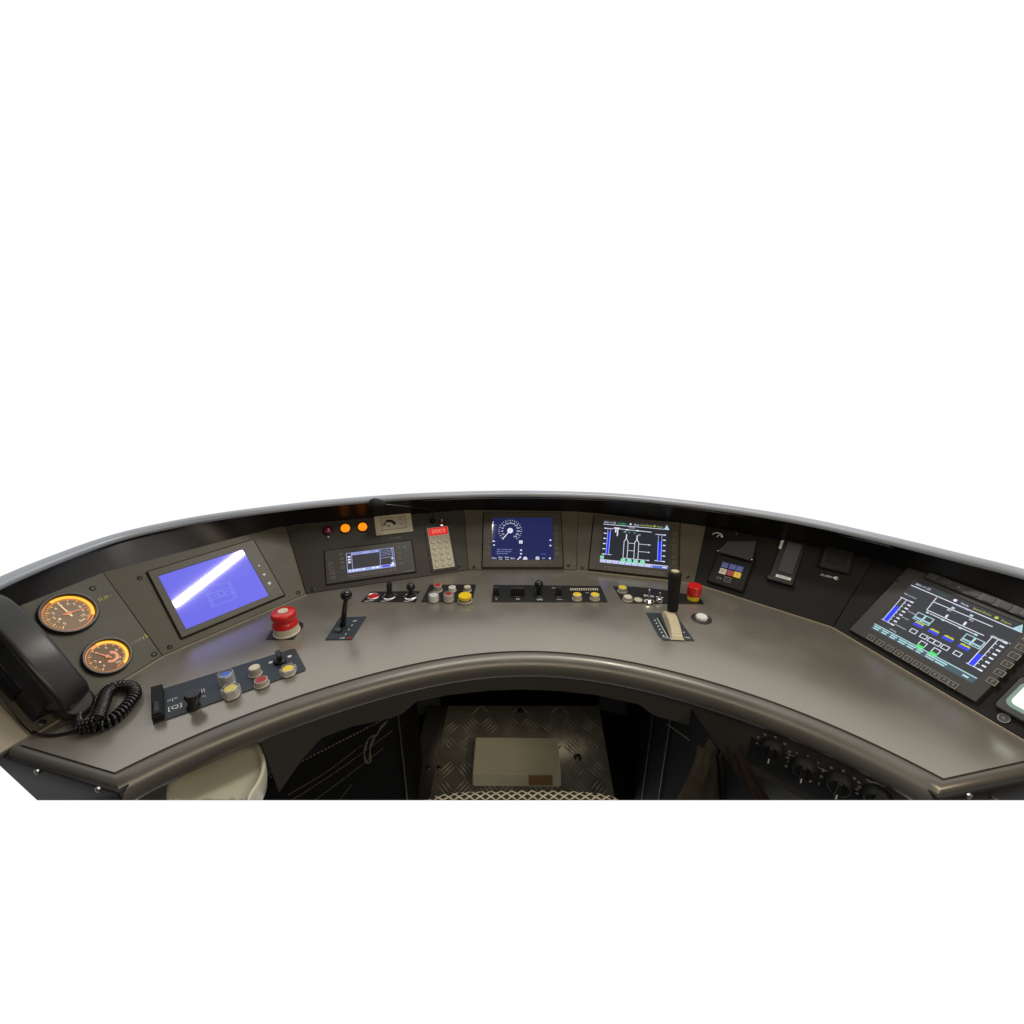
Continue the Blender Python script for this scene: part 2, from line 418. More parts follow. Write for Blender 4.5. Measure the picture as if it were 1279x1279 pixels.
for r, n in zip(rim, rn):
    h = hitpl(r); top_ = r+n*.012+V((0,0,-.012))
    rows[0].append(h+V((0,0,-.004))); rows[1].append(h+(top_-h)*.5+n*.006+V((0,0,.004))); rows[2].append(top_)
mb = MB('hood_black'); mb.loft(rows)
con.part('hood', mb, ang=50)
mb = MB('rim_metal'); pr = []
for k in range(9):
    t = R(-100+k*190/8); pr.append((.012-.011*math.cos(t), -.008+.011*math.sin(t)*.9))
pr = [(-.0002+.0, -.014)]+[(.010-.010*math.cos(R(a)), -.010+.010*math.sin(R(a))) for a in range(-30, 91, 20)]+[(.029,-.001),(.032,-.03)]
mb.loft([[r+n*dx+V((0,0,dz)) for r, n in zip(rim, rn)] for dx, dz in pr])
con.part('hood_rim', mb, ang=50)
# outer shell: closes the console behind and at its ends
sb, sl_ = [], []
for r, n in zip(rim, rn):
    h = hitpl(r); sb.append(r+n*.031+V((0,0,-.012))); sl_.append(V((h.x,h.y,0))+n*.045)
L0, R0 = V((-.90,.655,0)), V((1.02,.615,0))
def lv(P, z): return [V((L0.x,L0.y,min(z,-.02)))]+[V((p.x,p.y,z)) for p in P]+[V((R0.x,R0.y,min(z,-.02)))]
mb = MB('shell_grey'); mb.loft([lv(sb,HZ-.012), lv([a.lerp(b,.55) for a, b in zip(sb,sl_)],HZ-.03), lv(sl_,HZ-.09), lv(sl_,-.02), [V((p.x*.74,p.y,-.72)) for p in lv(sl_,-.02)]])
con.part('back_shell', mb)
# end skirts
of_ = offset2(front, .0500); of2 = offset2(front, .046)
for (a, b, nm) in ((of_[0]+(of_[0]-of_[1]).normalized()*.03, of_[1]+(of_[0]-of_[1]).normalized()*.004, 'l'), (of_[-2]+(of_[-1]-of_[-2]).normalized()*.004, of_[-1]+V((.03,0,0)), 'r')):
    mb = MB('skirt'); e = (b-a).normalized(); n = V((e.y,-e.x,0))
    fr = Frame(V((a.x,a.y,0)), e, V((0,0,1))); mb.M = fr.mat(); mb.M.translation = fr.o
    L = (b-a).length
    if nm == 'l': c1, c2 = fr.px(-10,948), fr.px(60,1013); mb.prism([(c1.x,c1.y),(c2.x,c2.y),(c2.x+.25,-.72),(L,-.72),(L,-.007),(c1.x+.03,-.007)], -.018, 0.0, .002)
    else: mb.prism([(0,-.72),(L,-.72),(L,-.007),(0,-.007)], -.018, 0.0, .002)
    sk = con.part('end_skirt', mb)
    for (x, y) in (((48,963),(124,985)) if nm == 'l' else ((1209,993),(1240,998))):
        p = fr.px(x, y); m2 = MB('steel'); m2.M = fr.mat(); m2.M.translation = fr.o
        m2.lathe([(.005,0),(.005,.003),(.003,.005),(0,.005)], (p.x,p.y,0), 14); con.part('screw', m2, sk)

# ================================================================ helpers for desk and fascia units
def desk_frame(px, ang=None, z=0.):
    o = onz(*px, z); 
    return Frame(o, V((1,0,0)) if ang is None else V((math.cos(ang), math.sin(ang), 0)), V((-math.sin(ang or 0), math.cos(ang or 0), 0)))
def button(T, c, r, h, top, side='button_side', kind='flat', label=None, ring=True):
    a, b = c; mb = MB(side)
    if ring: mb.use('button_side').lathe([(r*1.12,.002),(r*1.12,.0045),(r*.98,.0055)], (a,b,0), 24)
    mb.use(side)
    if kind == 'mush':
        mb.use('button_side').lathe([(r*.72,.002),(r*.72,h*.55)], (a,b,0), 24); mb.use(top).lathe([(r*.70,h*.5),(r,h*.55),(r,h*.9),(r*.9,h),(0,h*1.04)], (a,b,0), 28)
    else:
        mb.lathe([(r*.95,.002),(r*.95,h*.96),(r*.88,h),(r*.80,h)], (a,b,0), 28); mb.use(top).lathe([(r*.80,h),(r*.78,h+.0006),(0,h+.0012)], (a,b,0), 28)
    o = T.part('button', mb, label=label)
    if kind == 'guard':
        m2 = MB('clear'); m2.lathe([(r*1.28,.003),(r*1.25,h*1.05),(r*1.15,h*1.18),(r*1.02,h*1.2)], (a,b,0), 28); T.part('guard', m2, o)
    if kind == 'petal':
        m2 = MB('clear'); n = 40
        rr = [[(a+(q*(1+.12*math.cos(6*2*math.pi*k/n)))*math.cos(2*math.pi*k/n), b+(q*(1+.12*math.cos(6*2*math.pi*k/n)))*math.sin(2*math.pi*k/n), z) for k in range(n)] for q, z in ((r*1.15,.003),(r*1.2,h*.8),(r*1.15,h*1.12),(r*.98,h*1.15))]
        m2.loft(rr, closed=True); T.part('guard', m2, o)
    return o
def plate(T, fr, corners, m='plate_black', h=.002, bev=.0006, name='plate', rnd=0.):
    pts = [fr.px(*c) for c in corners]; mb = MB(m); mb.prism([(p.x,p.y) for p in pts], .0003, h, bev); return T.part(name, mb)
def centre(fr, corners):
    p = [fr.px(*c) for c in corners]; return V((sum(q.x for q in p)/len(p), min(q.y for q in p), 0))
def lever(T, fr, base, tip, r0, r1, ball=None, m='black_gloss', name='lever', h=None):
    p = fr.px(*base); P0 = V((p.x,p.y,.001))
    # tip height from the photograph: the lever stands in the vertical plane through its base
    d_ = ray(*tip); t = (fr.P(p.x,p.y)-CAM).dot(V((0,1,0)))/d_.y; P1 = fr.loc(CAM+d_*t)
    mb = MB(m); mb.tube([P0, P0.lerp(P1,.5), P1], [r0,(r0+r1)/2,r1], 14)
    if ball: mb.ball(P1, ball)
    return T.part(name, mb), P0, P1

# ================================================================ LEFT END: pressure gauges
def gauge(q, label, marks, needles, big, arcpx):
    r = FG.rect(q); c = V(((r[0]+r[2])/2, (r[1]+r[3])/2, 0)); ro = ((r[2]-r[0])+(r[3]-r[1]))/4*(1.10 if big else 1.19)
    def an(x, y): p = FG.px(x,y); return math.degrees(math.atan2(p.y-c.y,p.x-c.x))
    A0, A1 = an(*arcpx[0]), an(*arcpx[1])
    if A1 < A0: A1 += 360
    T = Thing('pressure_gauge', label, 'gauge', FG, (c.x, r[1], 0), 'illuminated round pressure gauges')
    mb = MB('black_plastic'); mb.lathe([(ro*1.0,0),(ro*1.0,.008),(ro*.96,.011),(ro*.89,.011),(ro*.86,.007),(ro*.86,.001)], c, 48); T.part('bezel', mb)
    ri = ro*.86
    mb = MB('dial_face_pale' if big else 'dial_face'); mb.disc(c.x,c.y,ri,.0012,48)
    mb.use('g_dialmark')
    for k in range(31):
        a = R(225-270*k/30); l = .16 if k%3 == 0 else .09; co, si = math.cos(a), math.sin(a)
        mb.line((c.x+ri*.86*co,c.y+ri*.86*si),(c.x+ri*(.86-l)*co,c.y+ri*(.86-l)*si), ri*(.045 if k%3==0 else .022), .0018)
    mb.use('g_dialwhite')
    for k in range(0, 31, 6 if not big else 3):
        a = R(225-270*k/30); mb.text(str(k//3 if big else k//6*2), c.x+ri*.56*math.cos(a), c.y+ri*.56*math.sin(a), ri*.2, .0018, R(8))
    mb.text('bar', c.x+ri*.25, c.y-ri*.60, ri*.2, .0018); mb.disc(c.x-ri*.42,c.y-ri*.08,ri*.05,.0018)
    if not big:
        mb.use('g_needle').arc(c.x+ri*.14,c.y-ri*.12,ri*.20,ri*.36,-150,70,.0018)
        mb.use('g_dialmark').arc(c.x,c.y,ri*.80,ri*.92,-20,110,.0016)
    dl = T.part('dial', mb)
    mb = MB('g_ring'); mb.arc(c.x,c.y,ri*.86,ri*.995,A0,A1,.0022,40); mb.use('g_ringdim').arc(c.x,c.y,ri*.92,ri*.995,A1,A0+360,.0022,50); mb.use('g_ringdim').arc(c.x,c.y,ri*.78,ri*.845,A0-25,A1+25,.0020,40)
    T.part('lit_ring', mb)
    for k, (a, l, m) in enumerate(needles):
        mb = MB(m); a = R(an(*a)); co, si = math.cos(a), math.sin(a); z = .0035+.001*k
        mb.prism([(c.x-si*ri*.035-co*ri*.22,c.y+co*ri*.035-si*ri*.22),(c.x+si*ri*.035-co*ri*.22,c.y-co*ri*.035-si*ri*.22),(c.x+co*ri*l+si*.0006,c.y+si*ri*l-co*.0006),(c.x+co*ri*l-si*.0006,c.y+si*ri*l+co*.0006)], z, z+.0006)
        mb.lathe([(ri*.10,z),(ri*.10,z+.001),(0,z+.0016)], c, 18); T.part('needle', mb)
    mb = MB('clear'); mb.use('clear')
    # marks beside the gauge
    mb = MB('paint_yellow')
    for (x, y, t, s, m) in marks:
        p = FG.px(x, y); mb.use(m); mb.text(t, p.x, p.y, s, .0008, R(0))
    T.part('legend', mb)
    return T
gauge([(53,733),(112,742),(112,797),(47,795)] and [(44,738),(122,738),(124,797),(46,797)], 'larger round amber lit pressure gauge with two needles above black handset', [(129.5,747.5,'I1.I1',.0125,'paint_yellow'),(138,744,'n',.008,'paint_grey')], [((70.6,753.8),.74,'g_dialwhite'),((105,760.6),.72,'g_needle')], True, ((120,768),(60,752)))
gauge([(101,796),(163,796),(165,846),(101,846)], 'smaller round orange lit pressure gauge below the larger one', [(171,801,'CHHE:',.0095,'paint_grey'),(181,795.5,'r2',.013,'paint_yellow')], [((112,814),.62,'g_needle')], False, ((155,828),(120,806)))

# ================================================================ LEFT DISPLAY
def display(name, label, cat, fr, bez, scr, bm='bezel_brown', h=.006, screen='screen_grey', inset=.0015):
    r = fr.rect(bez, h); s = fr.rect(scr, h-inset)
    T = Thing(name, label, cat, fr, ((r[0]+r[2])/2, r[1], 0))
    mb = MB('groove'); mb.rrect(r[0]-.0035, r[1]-.0035, r[2]+.0035, r[3]+.0035, -.001, .0012, .004); T.part('mounting_gap', mb)
    # bezel as a frame round the screen opening
    mb = MB(bm); z0, z1, b = .0, h, .0012
    o = [(r[0],r[1]),(r[2],r[1]),(r[2],r[3]),(r[0],r[3])]; i_ = [(s[0],s[1]),(s[2],s[1]),(s[2],s[3]),(s[0],s[3])]
    def ring(pts, z): return [mb._v((*p, z)) for p in pts]
    def shrink(pts, k): return [(pts[0][0]+k,pts[0][1]+k),(pts[1][0]-k,pts[1][1]+k),(pts[2][0]-k,pts[2][1]-k),(pts[3][0]+k,pts[3][1]-k)]
    rr = [ring(o,z0), ring(o,z1-b), ring(shrink(o,b),z1), ring(shrink(i_,-.001),z1), ring(i_,z1-.001), ring(i_,z1-inset-.002)]
    for a, c in zip(rr, rr[1:]):
        for k in range(4): mb._f([a[k], a[(k+1)%4], c[(k+1)%4], c[k]])
    T.part('bezel', mb, ang=15)
    T.r, T.s, T.h, T.zs = r, s, h, h-inset
    return T
T = display('monitor', 'large blue lit monitor with white reflected tube light, left panel', 'monitor', FL, [(182.5,712.5),(317,675),(356,743),(227.5,796)], [(196.3,718),(305.5,687.5),(334.5,743.8),(233,786.3)])
zs = T.zs; fr = FL; s = T.s
mb = MB('screen_blue'); mb.flat(s[0],s[1],s[2],s[3],zs); mb.use('g_skyline')
q = [fr.px(*p, zs) for p in ((256,735),(287,726.5),(296,746.5),(264.5,758.5))]
def qlerp(a, b): return q[0]*(1-a)*(1-b)+q[1]*a*(1-b)+q[2]*a*b+q[3]*(1-a)*b
for b in (0,.33,.66,1): mb.line(qlerp(0,b),qlerp(1,b),.0011,zs+.0005)
for a in (0,.08,.92,1): mb.line(qlerp(a,0),qlerp(a,1),.0011,zs+.0005)
for a0, a1 in ((.2,.42),(.58,.8)): mb.line(qlerp(a0,.5),qlerp(a1,.5),.0011,zs+.0005)
for t in range(12):
    a = 2*math.pi*t/12; c = qlerp(.5,.5); mb.line(c+V((math.cos(a),math.sin(a)))*.008, c+V((math.cos(a+.52),math.sin(a+.52)))*.008, .001, zs+.0005)
T.part('screen', mb)
for (x, y, rr) in ((323.5,706.5,.0026),(330,717.5,.0036),(336.5,728.5,.0046)):
    p = fr.px(x,y,T.h); mb = MB('g_btnwhite'); mb.lathe([(rr,T.h),(rr*.9,T.h+.0012),(0,T.h+.0018)], (p.x,p.y,0), 18); T.part('status_lamp', mb)
p = fr.px(339.5,734.5,T.h); mb = MB('paint_grey'); mb.text('SELECT', p.x, p.y, .008, T.h+.0006)
T.part('legend', mb)

# ================================================================ RADIO PANEL UNITS
fr = FR_
T = display('radio_terminal', 'wide radio terminal with small lavender lit screen and key columns', 'radio', fr, [(405,687.5),(513.8,675),(519,713),(408,730.5)], [(432.5,691),(492,683.7),(493.7,707.5),(433.7,716)], 'bezel_grey', .005)
s, zs = T.s, T.zs; w, hh = s[2]-s[0], s[3]-s[1]
def S(a, b): return (s[0]+w*a, s[1]+hh*b)
mb = MB('screen_radio'); mb.flat(s[0],s[1],s[2],s[3],zs); z = zs+.0005
mb.use('g_lav'); mb.rectline(s[0],s[1],s[2],s[3],.0016,z)
mb.flat(*S(.0,.02),*S(1,.16),z-.0002); mb.flat(*S(.10,.86),*S(.68,.97),z-.0002); mb.line(S(.11,.16),S(.11,.9),.0018,z); mb.line(S(.68,.15),S(.71,.97),.0018,z); mb.line(S(.70,.52),S(.97,.52),.0012,z); mb.line(S(.96,.16),S(.96,.97),.0016,z)
for k in range(4): mb.line(S(.72,.64+.08*k),S(.93,.64+.08*k),.0007,z)
mb.use('g_white')
for k in range(3): mb.flat(*S(.03,.48+.14*k),*S(.085,.56+.14*k),z)
for a, b in ((.03,.07),(.10,.15),(.17,.22),(.24,.27),(.30,.36),(.50,.56),(.58,.66),(.90,.94)): mb.flat(*S(a,.05),*S(b,.13),z+.0003)
mb.flat(*S(.92,.10),*S(.97,.24),z+.0003).flat(*S(.93,.40),*S(.97,.47),z+.0003)
mb.use('screen_radio').text('1234567890', *S(.23,.915), hh*.1, z+.0003).text('GSM-R', *S(.55,.915), hh*.1, z+.0003)
mb.use('g_blue2').flat(*S(.72,.04),*S(.88,.13),z+.0003); T.part('screen', mb)
def keyrow(T, fr, p0, p1, n, sz, m='key_dark', line='key_line', glyphs=None, h=.006, name='key', thick=.0007):
    for k in range(n):
        t = k/max(1, n-1); p = fr.px(p0[0]+(p1[0]-p0[0])*t, p0[1]+(p1[1]-p0[1])*t, h); a, b = sz[0]/2, sz[1]/2
        mb = MB(m); mb.rrect(p.x-a,p.y-b,p.x+a,p.y+b,h-.001,h+.0012,.001,.0003,2); mb.use(line).rectline(p.x-a*.92,p.y-b*.92,p.x+a*.92,p.y+b*.92,thick,h+.0016)
        if glyphs and k < len(glyphs) and glyphs[k] != ' ': mb.text(glyphs[k], p.x, p.y, sz[1]*.55, h+.0017)
        T.part(name, mb)
keyrow(T, fr, (437,720.5), (493,711.8), 10, (.0125,.010), 'bezel_grey', 'key_line', '1234567890', T.h)
keyrow(T, fr, (413,704.5), (416.5,722), 4, (.014,.0105), 'bezel_grey', 'key_line', '^-v#', T.h)
keyrow(T, fr, (426,692.5), (428.5,709), 4, (.011,.0085), 'bezel_grey', 'key_line', 'FABC', T.h)
keyrow(T, fr, (497.5,684.5), (500.5,704.5), 4, (.010,.009), 'bezel_grey', 'key_line', '>+-<', T.h)
p = fr.px(505.5,683.5,T.h); mb = MB('g_dgreen'); mb.lathe([(.004,T.h),(.003,T.h+.001),(0,T.h+.0014)], (p.x,p.y,0), 14); T.part('status_lamp', mb)
p = fr.px(511,713.3,T.h); mb = MB('paint_grey'); mb.text('RADIO', p.x, p.y, .008, T.h+.0006); T.part('legend', mb)
# indicator lamps
def lamp(x, y, r, lens, label):
    p = fr.px(x,y); T = Thing('indicator_lamp', label, 'lamp', fr, (p.x,p.y-r,0), 'round indicator lamps above the radio')
    mb = MB('black_gloss'); mb.lathe([(r*1.22,0),(r*1.22,.004),(r*1.02,.0055),(r*1.0,.003)], (p.x,p.y,0), 28); T.part('collar', mb)
    mb = MB(lens); mb.lathe([(r,.003),(r,.006),(r*.8,.0095),(r*.4,.0115),(0,.012)], (p.x,p.y,0), 28); T.part('lens', mb, ang=60)
lamp(409.5,663,.0135,'red_lens','unlit dark red indicator lamp left of the amber pair')
lamp(431.5,660.5,.0142,'g_amberlamp','glowing amber indicator lamp beside the dark red one')
lamp(453,658.8,.0142,'g_amberlamp','glowing amber indicator lamp beside the cream meter')
p = fr.px(410.3,671.6); mb = MB('cream'); mb.lathe([(.0035,0),(.0035,.006),(.002,.009),(0,.0095)], (p.x,p.y,0), 14)
one('small_pushbutton', 'tiny white pin button below the dark red lamp', 'button', mb, fr, (p.x,p.y,0))
# cream moving-coil meter
q = [(467,646.5),(513,641),(516,664),(470,670)]; r = fr.rect(q)
T = Thing('panel_meter', 'cream square panel meter with black arched scale', 'meter', fr, ((r[0]+r[2])/2,r[1],0))
mb = MB('cream_dim'); mb.rrect(r[0],r[1],r[2],r[3],.0,.006,.002,.001); T.part('plate', mb)
cx, cy, w, hh = (r[0]+r[2])/2, (r[1]+r[3])/2, r[2]-r[0], r[3]-r[1]
mb = MB('meter_face'); mb.flat(cx-w*.33,cy-hh*.28,cx+w*.33,cy+hh*.36,.0064); mb.use('black_matte').rectline(cx-w*.335,cy-hh*.29,cx+w*.335,cy+hh*.37,.0012,.0067)
c0 = (cx-w*.13, cy-hh*.10); mb.arc(c0[0],c0[1],w*.125,w*.145,170,10,.0069); mb.arc(c0[0],c0[1],w*.14,w*.20,110,10,.0069)
for k in range(5): mb.arc(c0[0],c0[1],w*.125,w*.185,168-12*k,164-12*k,.0069,2)
mb.use('key_dark').text('kV', cx+w*.20, cy+hh*.22, .011, .0069).text('AC', cx+w*.20, cy-hh*.05, .010, .0069); T.part('scale', mb)
mb = MB('black_matte'); mb.line(c0,(c0[0]-w*.12,c0[1]+w*.06),.0012,.0075).disc(c0[0],c0[1],.003,.0078,14); T.part('needle', mb)
p = fr.px(494,672); mb = MB('paint_grey'); mb.text('DYN.BRAKE', p.x, p.y, .0075, .0008); T.part('legend', mb)
# red digit keypad
q = [(533.5,659.5),(558.5,657),(569,707.5),(541,711.5)]; r = fr.rect(q, .006)
T = Thing('keypad_terminal', 'narrow cream keypad with glowing red four digit readout', 'keypad', fr, ((r[0]+r[2])/2,r[1],0))
mb = MB('bezel_dark'); mb.rrect(r[0]-.008,r[1]-.008,r[2]+.009,r[3]+.014,.0,.003,.003,.001); T.part('frame', mb)
mb = MB('cream_dim'); mb.rrect(r[0],r[1],r[2],r[3],.002,.006,.002,.0008); T.part('body', mb)
w, hh = r[2]-r[0], r[3]-r[1]; cx = (r[0]+r[2])/2
mb = MB('g_red'); mb.rrect(r[0]+w*.04,r[1]+hh*.80,r[2]-w*.04,r[1]+hh*.985,.005,.0066,.003)
mb.use('g_redpale').text('0003', cx+w*.03, r[1]+hh*.89, hh*.14, .0071, sx=1.15); T.part('readout', mb)
mb = MB('key_dark')
for k in range(4): mb.text('ABCD'[k], r[0]+w*(.24+.2*k), r[1]+hh*.755, hh*.05, .0063)
T.part('legend', mb)
for rr_ in range(5):
    for cc in range(3):
        x, y = r[0]+w*(.2+.3*cc), r[1]+hh*(.09+.14*rr_); mb = MB('cream')
        mb.lathe([(w*.095,.006),(w*.095,.0072),(w*.07,.008),(0,.008)], (x,y,0), 16); mb.use('key_line').arc(x,y,w*.085,w*.105,0,360,.0083,16)
        mb.use('key_dark').text(['*0#','789','456','123','<=>'][rr_][cc], x, y, hh*.045, .0084); T.part('key', mb)
# small chrome toggle above keypad
p = fr.px(551.5,655); mb = MB('chrome'); mb.lathe([(.007,0),(.007,.004),(.004,.005)], (p.x,p.y,0), 16); mb.tube([(p.x,p.y,.003),(p.x,p.y+.007,.018)], [.0022,.0032], 10); mb.ball((p.x,p.y+.0075,.019), .0034, 12)
one('toggle_switch', 'tiny chrome toggle switch above the red keypad', 'switch', mb, fr, (p.x,p.y,0))
# gooseneck microphone
p = fr.px(540.5,651); T = Thing('gooseneck_microphone', 'black gooseneck microphone with foam head leaning left under hood', 'microphone', fr, (p.x,p.y,0))
mb = MB('black_gloss'); mb.lathe([(.009,0),(.009,.006),(.006,.012),(.004,.014)], (p.x,p.y,0), 18); T.part('socket', mb)
A = fr.P(p.x,p.y,.01); 
def at_y(x, y, Y): d_ = ray(x,y); return CAM+d_*(Y/d_.y)
B = at_y(541,637.5,A.y-.015); Cc = at_y(520,633.8,A.y-.05); D = at_y(482,630.2,A.y-.10)
path = [fr.loc(v) for v in catmull([A, A.lerp(B,.6), B, B.lerp(Cc,.4)+V((0,0,.001)), Cc, D], 6)]
mb = MB('red_dull'); mb.use('black_gloss'); mb.tube(path, .0024, 8); T.part('arm', mb)
E1 = at_y(481.5,630.3,A.y-.10); E2 = at_y(460,629.5,A.y-.115); pr = fr.loc(E1); pe = fr.loc(E2)
mb = MB('rubber'); ax = (pe-pr); L = ax.length; mb.lathe([(0,0),(.008,.001),(.0145,L*.2),(.0185,L*.5),(.0185,L*.75),(.013,L*.95),(0,L)], pr, 20, axis=ax); T.part('foam_head', mb, ang=60)

# ================================================================ CENTRE DISPLAY
fr = FC
T = display('speed_display', 'centre display with white speedometer dial on navy screen', 'display', fr, [(605,639.5),(700,640),(704,709),(601.5,708)], [(614.3,646.8),(690.5,646.8),(690.5,698.8),(614.3,699.3)], 'bezel_olive', .006)
s, zs = T.s, T.zs; z = zs+.0005
mb = MB('screen_navy'); yb = fr.px(650,660,zs).y; mb.flat(s[0],s[1],s[2],s[3],zs)
c = fr.px(637.2,662.8,zs); ro = (fr.px(652,662.8,zs)-c).length; mb.use('g_white')
for k in range(25):
    a = R(232-284*k/24); co, si = math.cos(a), math.sin(a); big = k%2 == 0
    mb.line((c.x+ro*co,c.y+ro*si),(c.x+ro*(.84 if big else .90)*co,c.y+ro*(.84 if big else .90)*si), .0012, z)
for k in range(0, 13):
    a = R(232-284*k/12); mb.text(str(k*20), c.x+ro*.68*math.cos(a), c.y+ro*.68*math.sin(a), ro*.19, z)
mb.disc(c.x,c.y,ro*.24,z+.0002); tip = fr.px(627.5,673.5,zs); mb.line(c,tip,.0028,z+.0002)
mb.use('screen_navy').text('0', c.x, c.y, ro*.26, z+.0005); mb.use('g_white')
def ico(x, y, w, h, m='g_white', zz=None):
    p = fr.px(x,y,zs); mb.use(m); mb.flat(p.x-w/2,p.y-h/2,p.x+w/2,p.y+h/2, zz or z)
def txt(x, y, t, sz, m='g_white', rot=0, al='CENTER', sx=1.): p = fr.px(x,y,zs); mb.use(m); mb.text(t, p.x, p.y, sz, z+.0004, rot, al, sx)
ico(650.5,677,.012,.011); txt(650.5,677,'10',.008,'screen_navy')
for yy, t in ((686.5,'2021-11-20 09:41 Start'),(689,'Brake test completed'),(691.5,'Data entry valid')): txt(620.5,yy,t,.0062,'g_lav',0,'LEFT',.9)
txt(617.3,697.3,'Main',.0085); txt(625.2,696.2,'Over',.0075); txt(625.2,698.6,'ride',.007); txt(633.2,696.2,'Data',.0075); txt(633.2,698.6,'view',.007); txt(640.5,697.3,'Spec',.0085)
p = fr.px(648.3,697.4,zs); mb.use('g_white'); mb.line(p+V((-.005,-.005)),p+V((.005,.005)),.003,z); mb.disc(p.x+.004,p.y+.004,.003,z+.0002,12); mb.disc(p.x-.004,p.y-.004,.0025,z+.0002,12)
p = fr.px(656,697.2,zs); mb.arc(p.x,p.y-.002,.0,.007,0,180,z,12).flat(p.x-.008,p.y-.006,p.x+.008,p.y-.003,z)
p = fr.px(671.3,697.4,zs); mb.disc(p.x,p.y,.0065,z,16); mb.use('screen_navy').arc(p.x,p.y,.002,.0035,0,360,z+.0003,12)
txt(679,697.4,'<>',.009); p = fr.px(686.8,697.4,zs); mb.use('g_white'); mb.disc(p.x,p.y,.004,z,4)
for yy, sg in ((687,1),(692,-1)):
    p = fr.px(650.8,yy,zs); mb.poly([(p.x-.004,p.y-.003*sg),(p.x+.004,p.y-.003*sg),(p.x,p.y+.004*sg)], z)
ico(615.9,655,.002,.022); ico(616.5,676,.009,.0035); ico(617,680.8,.006,.004)
for yy in (674.7,681.5): p = fr.px(687.5,yy,zs); mb.use('g_white').disc(p.x,p.y,.003,z,10)
txt(679,692.2,'09:41',.007,'g_bluedim')
T.part('screen', mb)
keyrow(T, fr, (619,703.6), (687,703.6), 9, (.017,.010), 'bezel_olive', 'key_line', ' ', T.h, thick=.0005)
keyrow(T, fr, (610,661), (608.5,692), 5, (.011,.013), 'bezel_olive', 'key_line', ' ', T.h, thick=.0005)
keyrow(T, fr, (694.5,660), (696,692), 6, (.010,.011), 'bezel_olive', 'key_line', '   <+x', T.h, thick=.0005)

# ================================================================ TRAIN MONITOR DISPLAYS
def header(mb, f, S, z, w, hh, k=1.):
    mb.use('g_white').text('2021-11-20', *S(.10,.945), hh*.055*k, z).line(S(0,.895),S(1,.895),hh*.012,z)
    mb.use('g_dgreen' if k < 1 else 'g_green').text('In depot', *S(.29,.945), hh*.05*k, z); mb.use('g_white').disc(*S(.42,.945),hh*.022,z,12); mb.text('Mode', *S(.51,.94), hh*.05*k, z)
    mb.use('g_yel').text('Speed-Brake', *S(.66,.945), hh*.05*k, z).disc(*S(.78,.945),hh*.022,z,8); mb.text('Depot', *S(.86,.94), hh*.05*k, z)
    mb.use('g_cyan'); mb.poly([S(.925,.895),S(1.,.895),S(.963,1.0)], z+.0002); mb.use('screen_bar').text('!', *S(.963,.93), hh*.06, z+.0004)
fr = FD
T = display('train_monitor', 'right centre display with two blue bars and white track diagram', 'display', fr, [(741,646),(848.5,650),(848,722),(736,711.5)], [(753.7,651.3),(835.5,653.8),(835,711),(749.3,702.5)], 'bezel_olive', .006)
s, zs = T.s, T.zs; z = zs+.0005; w, hh = s[2]-s[0], s[3]-s[1]
mb = MB('screen_grey'); mb.flat(s[0],s[1],s[2],s[3],zs); header(mb, fr, S, z, w, hh)
mb.use('g_white').text('2 km/h', *S(.44,.865), hh*.05, z)
mb.line(S(.17,.815),S(.74,.80),hh*.014,z); mb.line(S(.17,.83),S(.26,.83),hh*.02,z).line(S(.23,.83),S(.23,.64),hh*.025,z).line(S(.20,.80),S(.20,.72),hh*.03,z)
for a in (.37,.53): mb.flat(*S(a-.02,.79),*S(a+.02,.82),z)
mb.text('XS', *S(.34,.75), hh*.05, z); mb.text('XJ', *S(.56,.71), hh*.05, z); mb.use('g_mint').text('2T', *S(.41,.745), hh*.04, z).text('3C', *S(.49,.745), hh*.04, z); mb.use('g_white')
for a in (.37,.53):
    mb.line(S(a,.70),S(a,.58),hh*.022,z); mb.line(S(a-.03,.53),S(a,.60),hh*.014,z).line(S(a+.03,.53),S(a,.60),hh*.014,z); mb.line(S(a-.03,.10+.05),S(a-.03,.53),hh*.012,z).line(S(a+.03,.15),S(a+.03,.53),hh*.012,z)
for b, a0, a1 in ((.50,.40,.50),(.33,.40,.50),(.50,.56,.74),(.33,.56,.73),(.15,.34,.73)): mb.line(S(a0,b),S(a1,b),hh*.010,z)
for b in (.50,.33,.15): mb.disc(*S(.71,b),hh*.015,z+.0002,8)
# left bar and right bar
def bar(mb, x0, x1, y0, y1, fill, z, S, side):
    mb.use('g_lav').flat(*S(x0,y0),*S(x1,y1),z).use('screen_grey').flat(*S(x0+.008,fill),*S(x1-.008,y1-.01),z+.0002).use('g_blue').flat(*S(x0+.010,y0),*S(x1-.010,fill),z+.0003)
    mb.use('g_white').line(S(x0-.04,y0),S(x1+.04,y0),hh*.012,z+.0002).line(S(x0-.04,y1),S(x1+.04,y1),hh*.012,z+.0002)
    for k in range(6):
        b = y0+(y1-y0)*k/5; xx = x0-.035 if side < 0 else x1+.035
        mb.flat(*S(xx-.018,b-.012),*S(xx+.018,b+.012),z); mb.line(S(x0 if side<0 else x1,b),S((x0-.015) if side<0 else (x1+.015),b),hh*.008,z)
bar(mb, .075,.125,.195,.80,.72,z,S,-1); bar(mb, .84,.90,.16,.76,.60,z,S,1)
mb.use('g_mint')
for a in (.345,.435,.53,.63): mb.flat(*S(a-.035,.045),*S(a+.035,.125),z+.0004); mb.poly([S(a-.035,.125),S(a+.035,.125),S(a,.155)], z+.0004)
mb.flat(*S(0.,.085),*S(.055,.155),z+.0004)
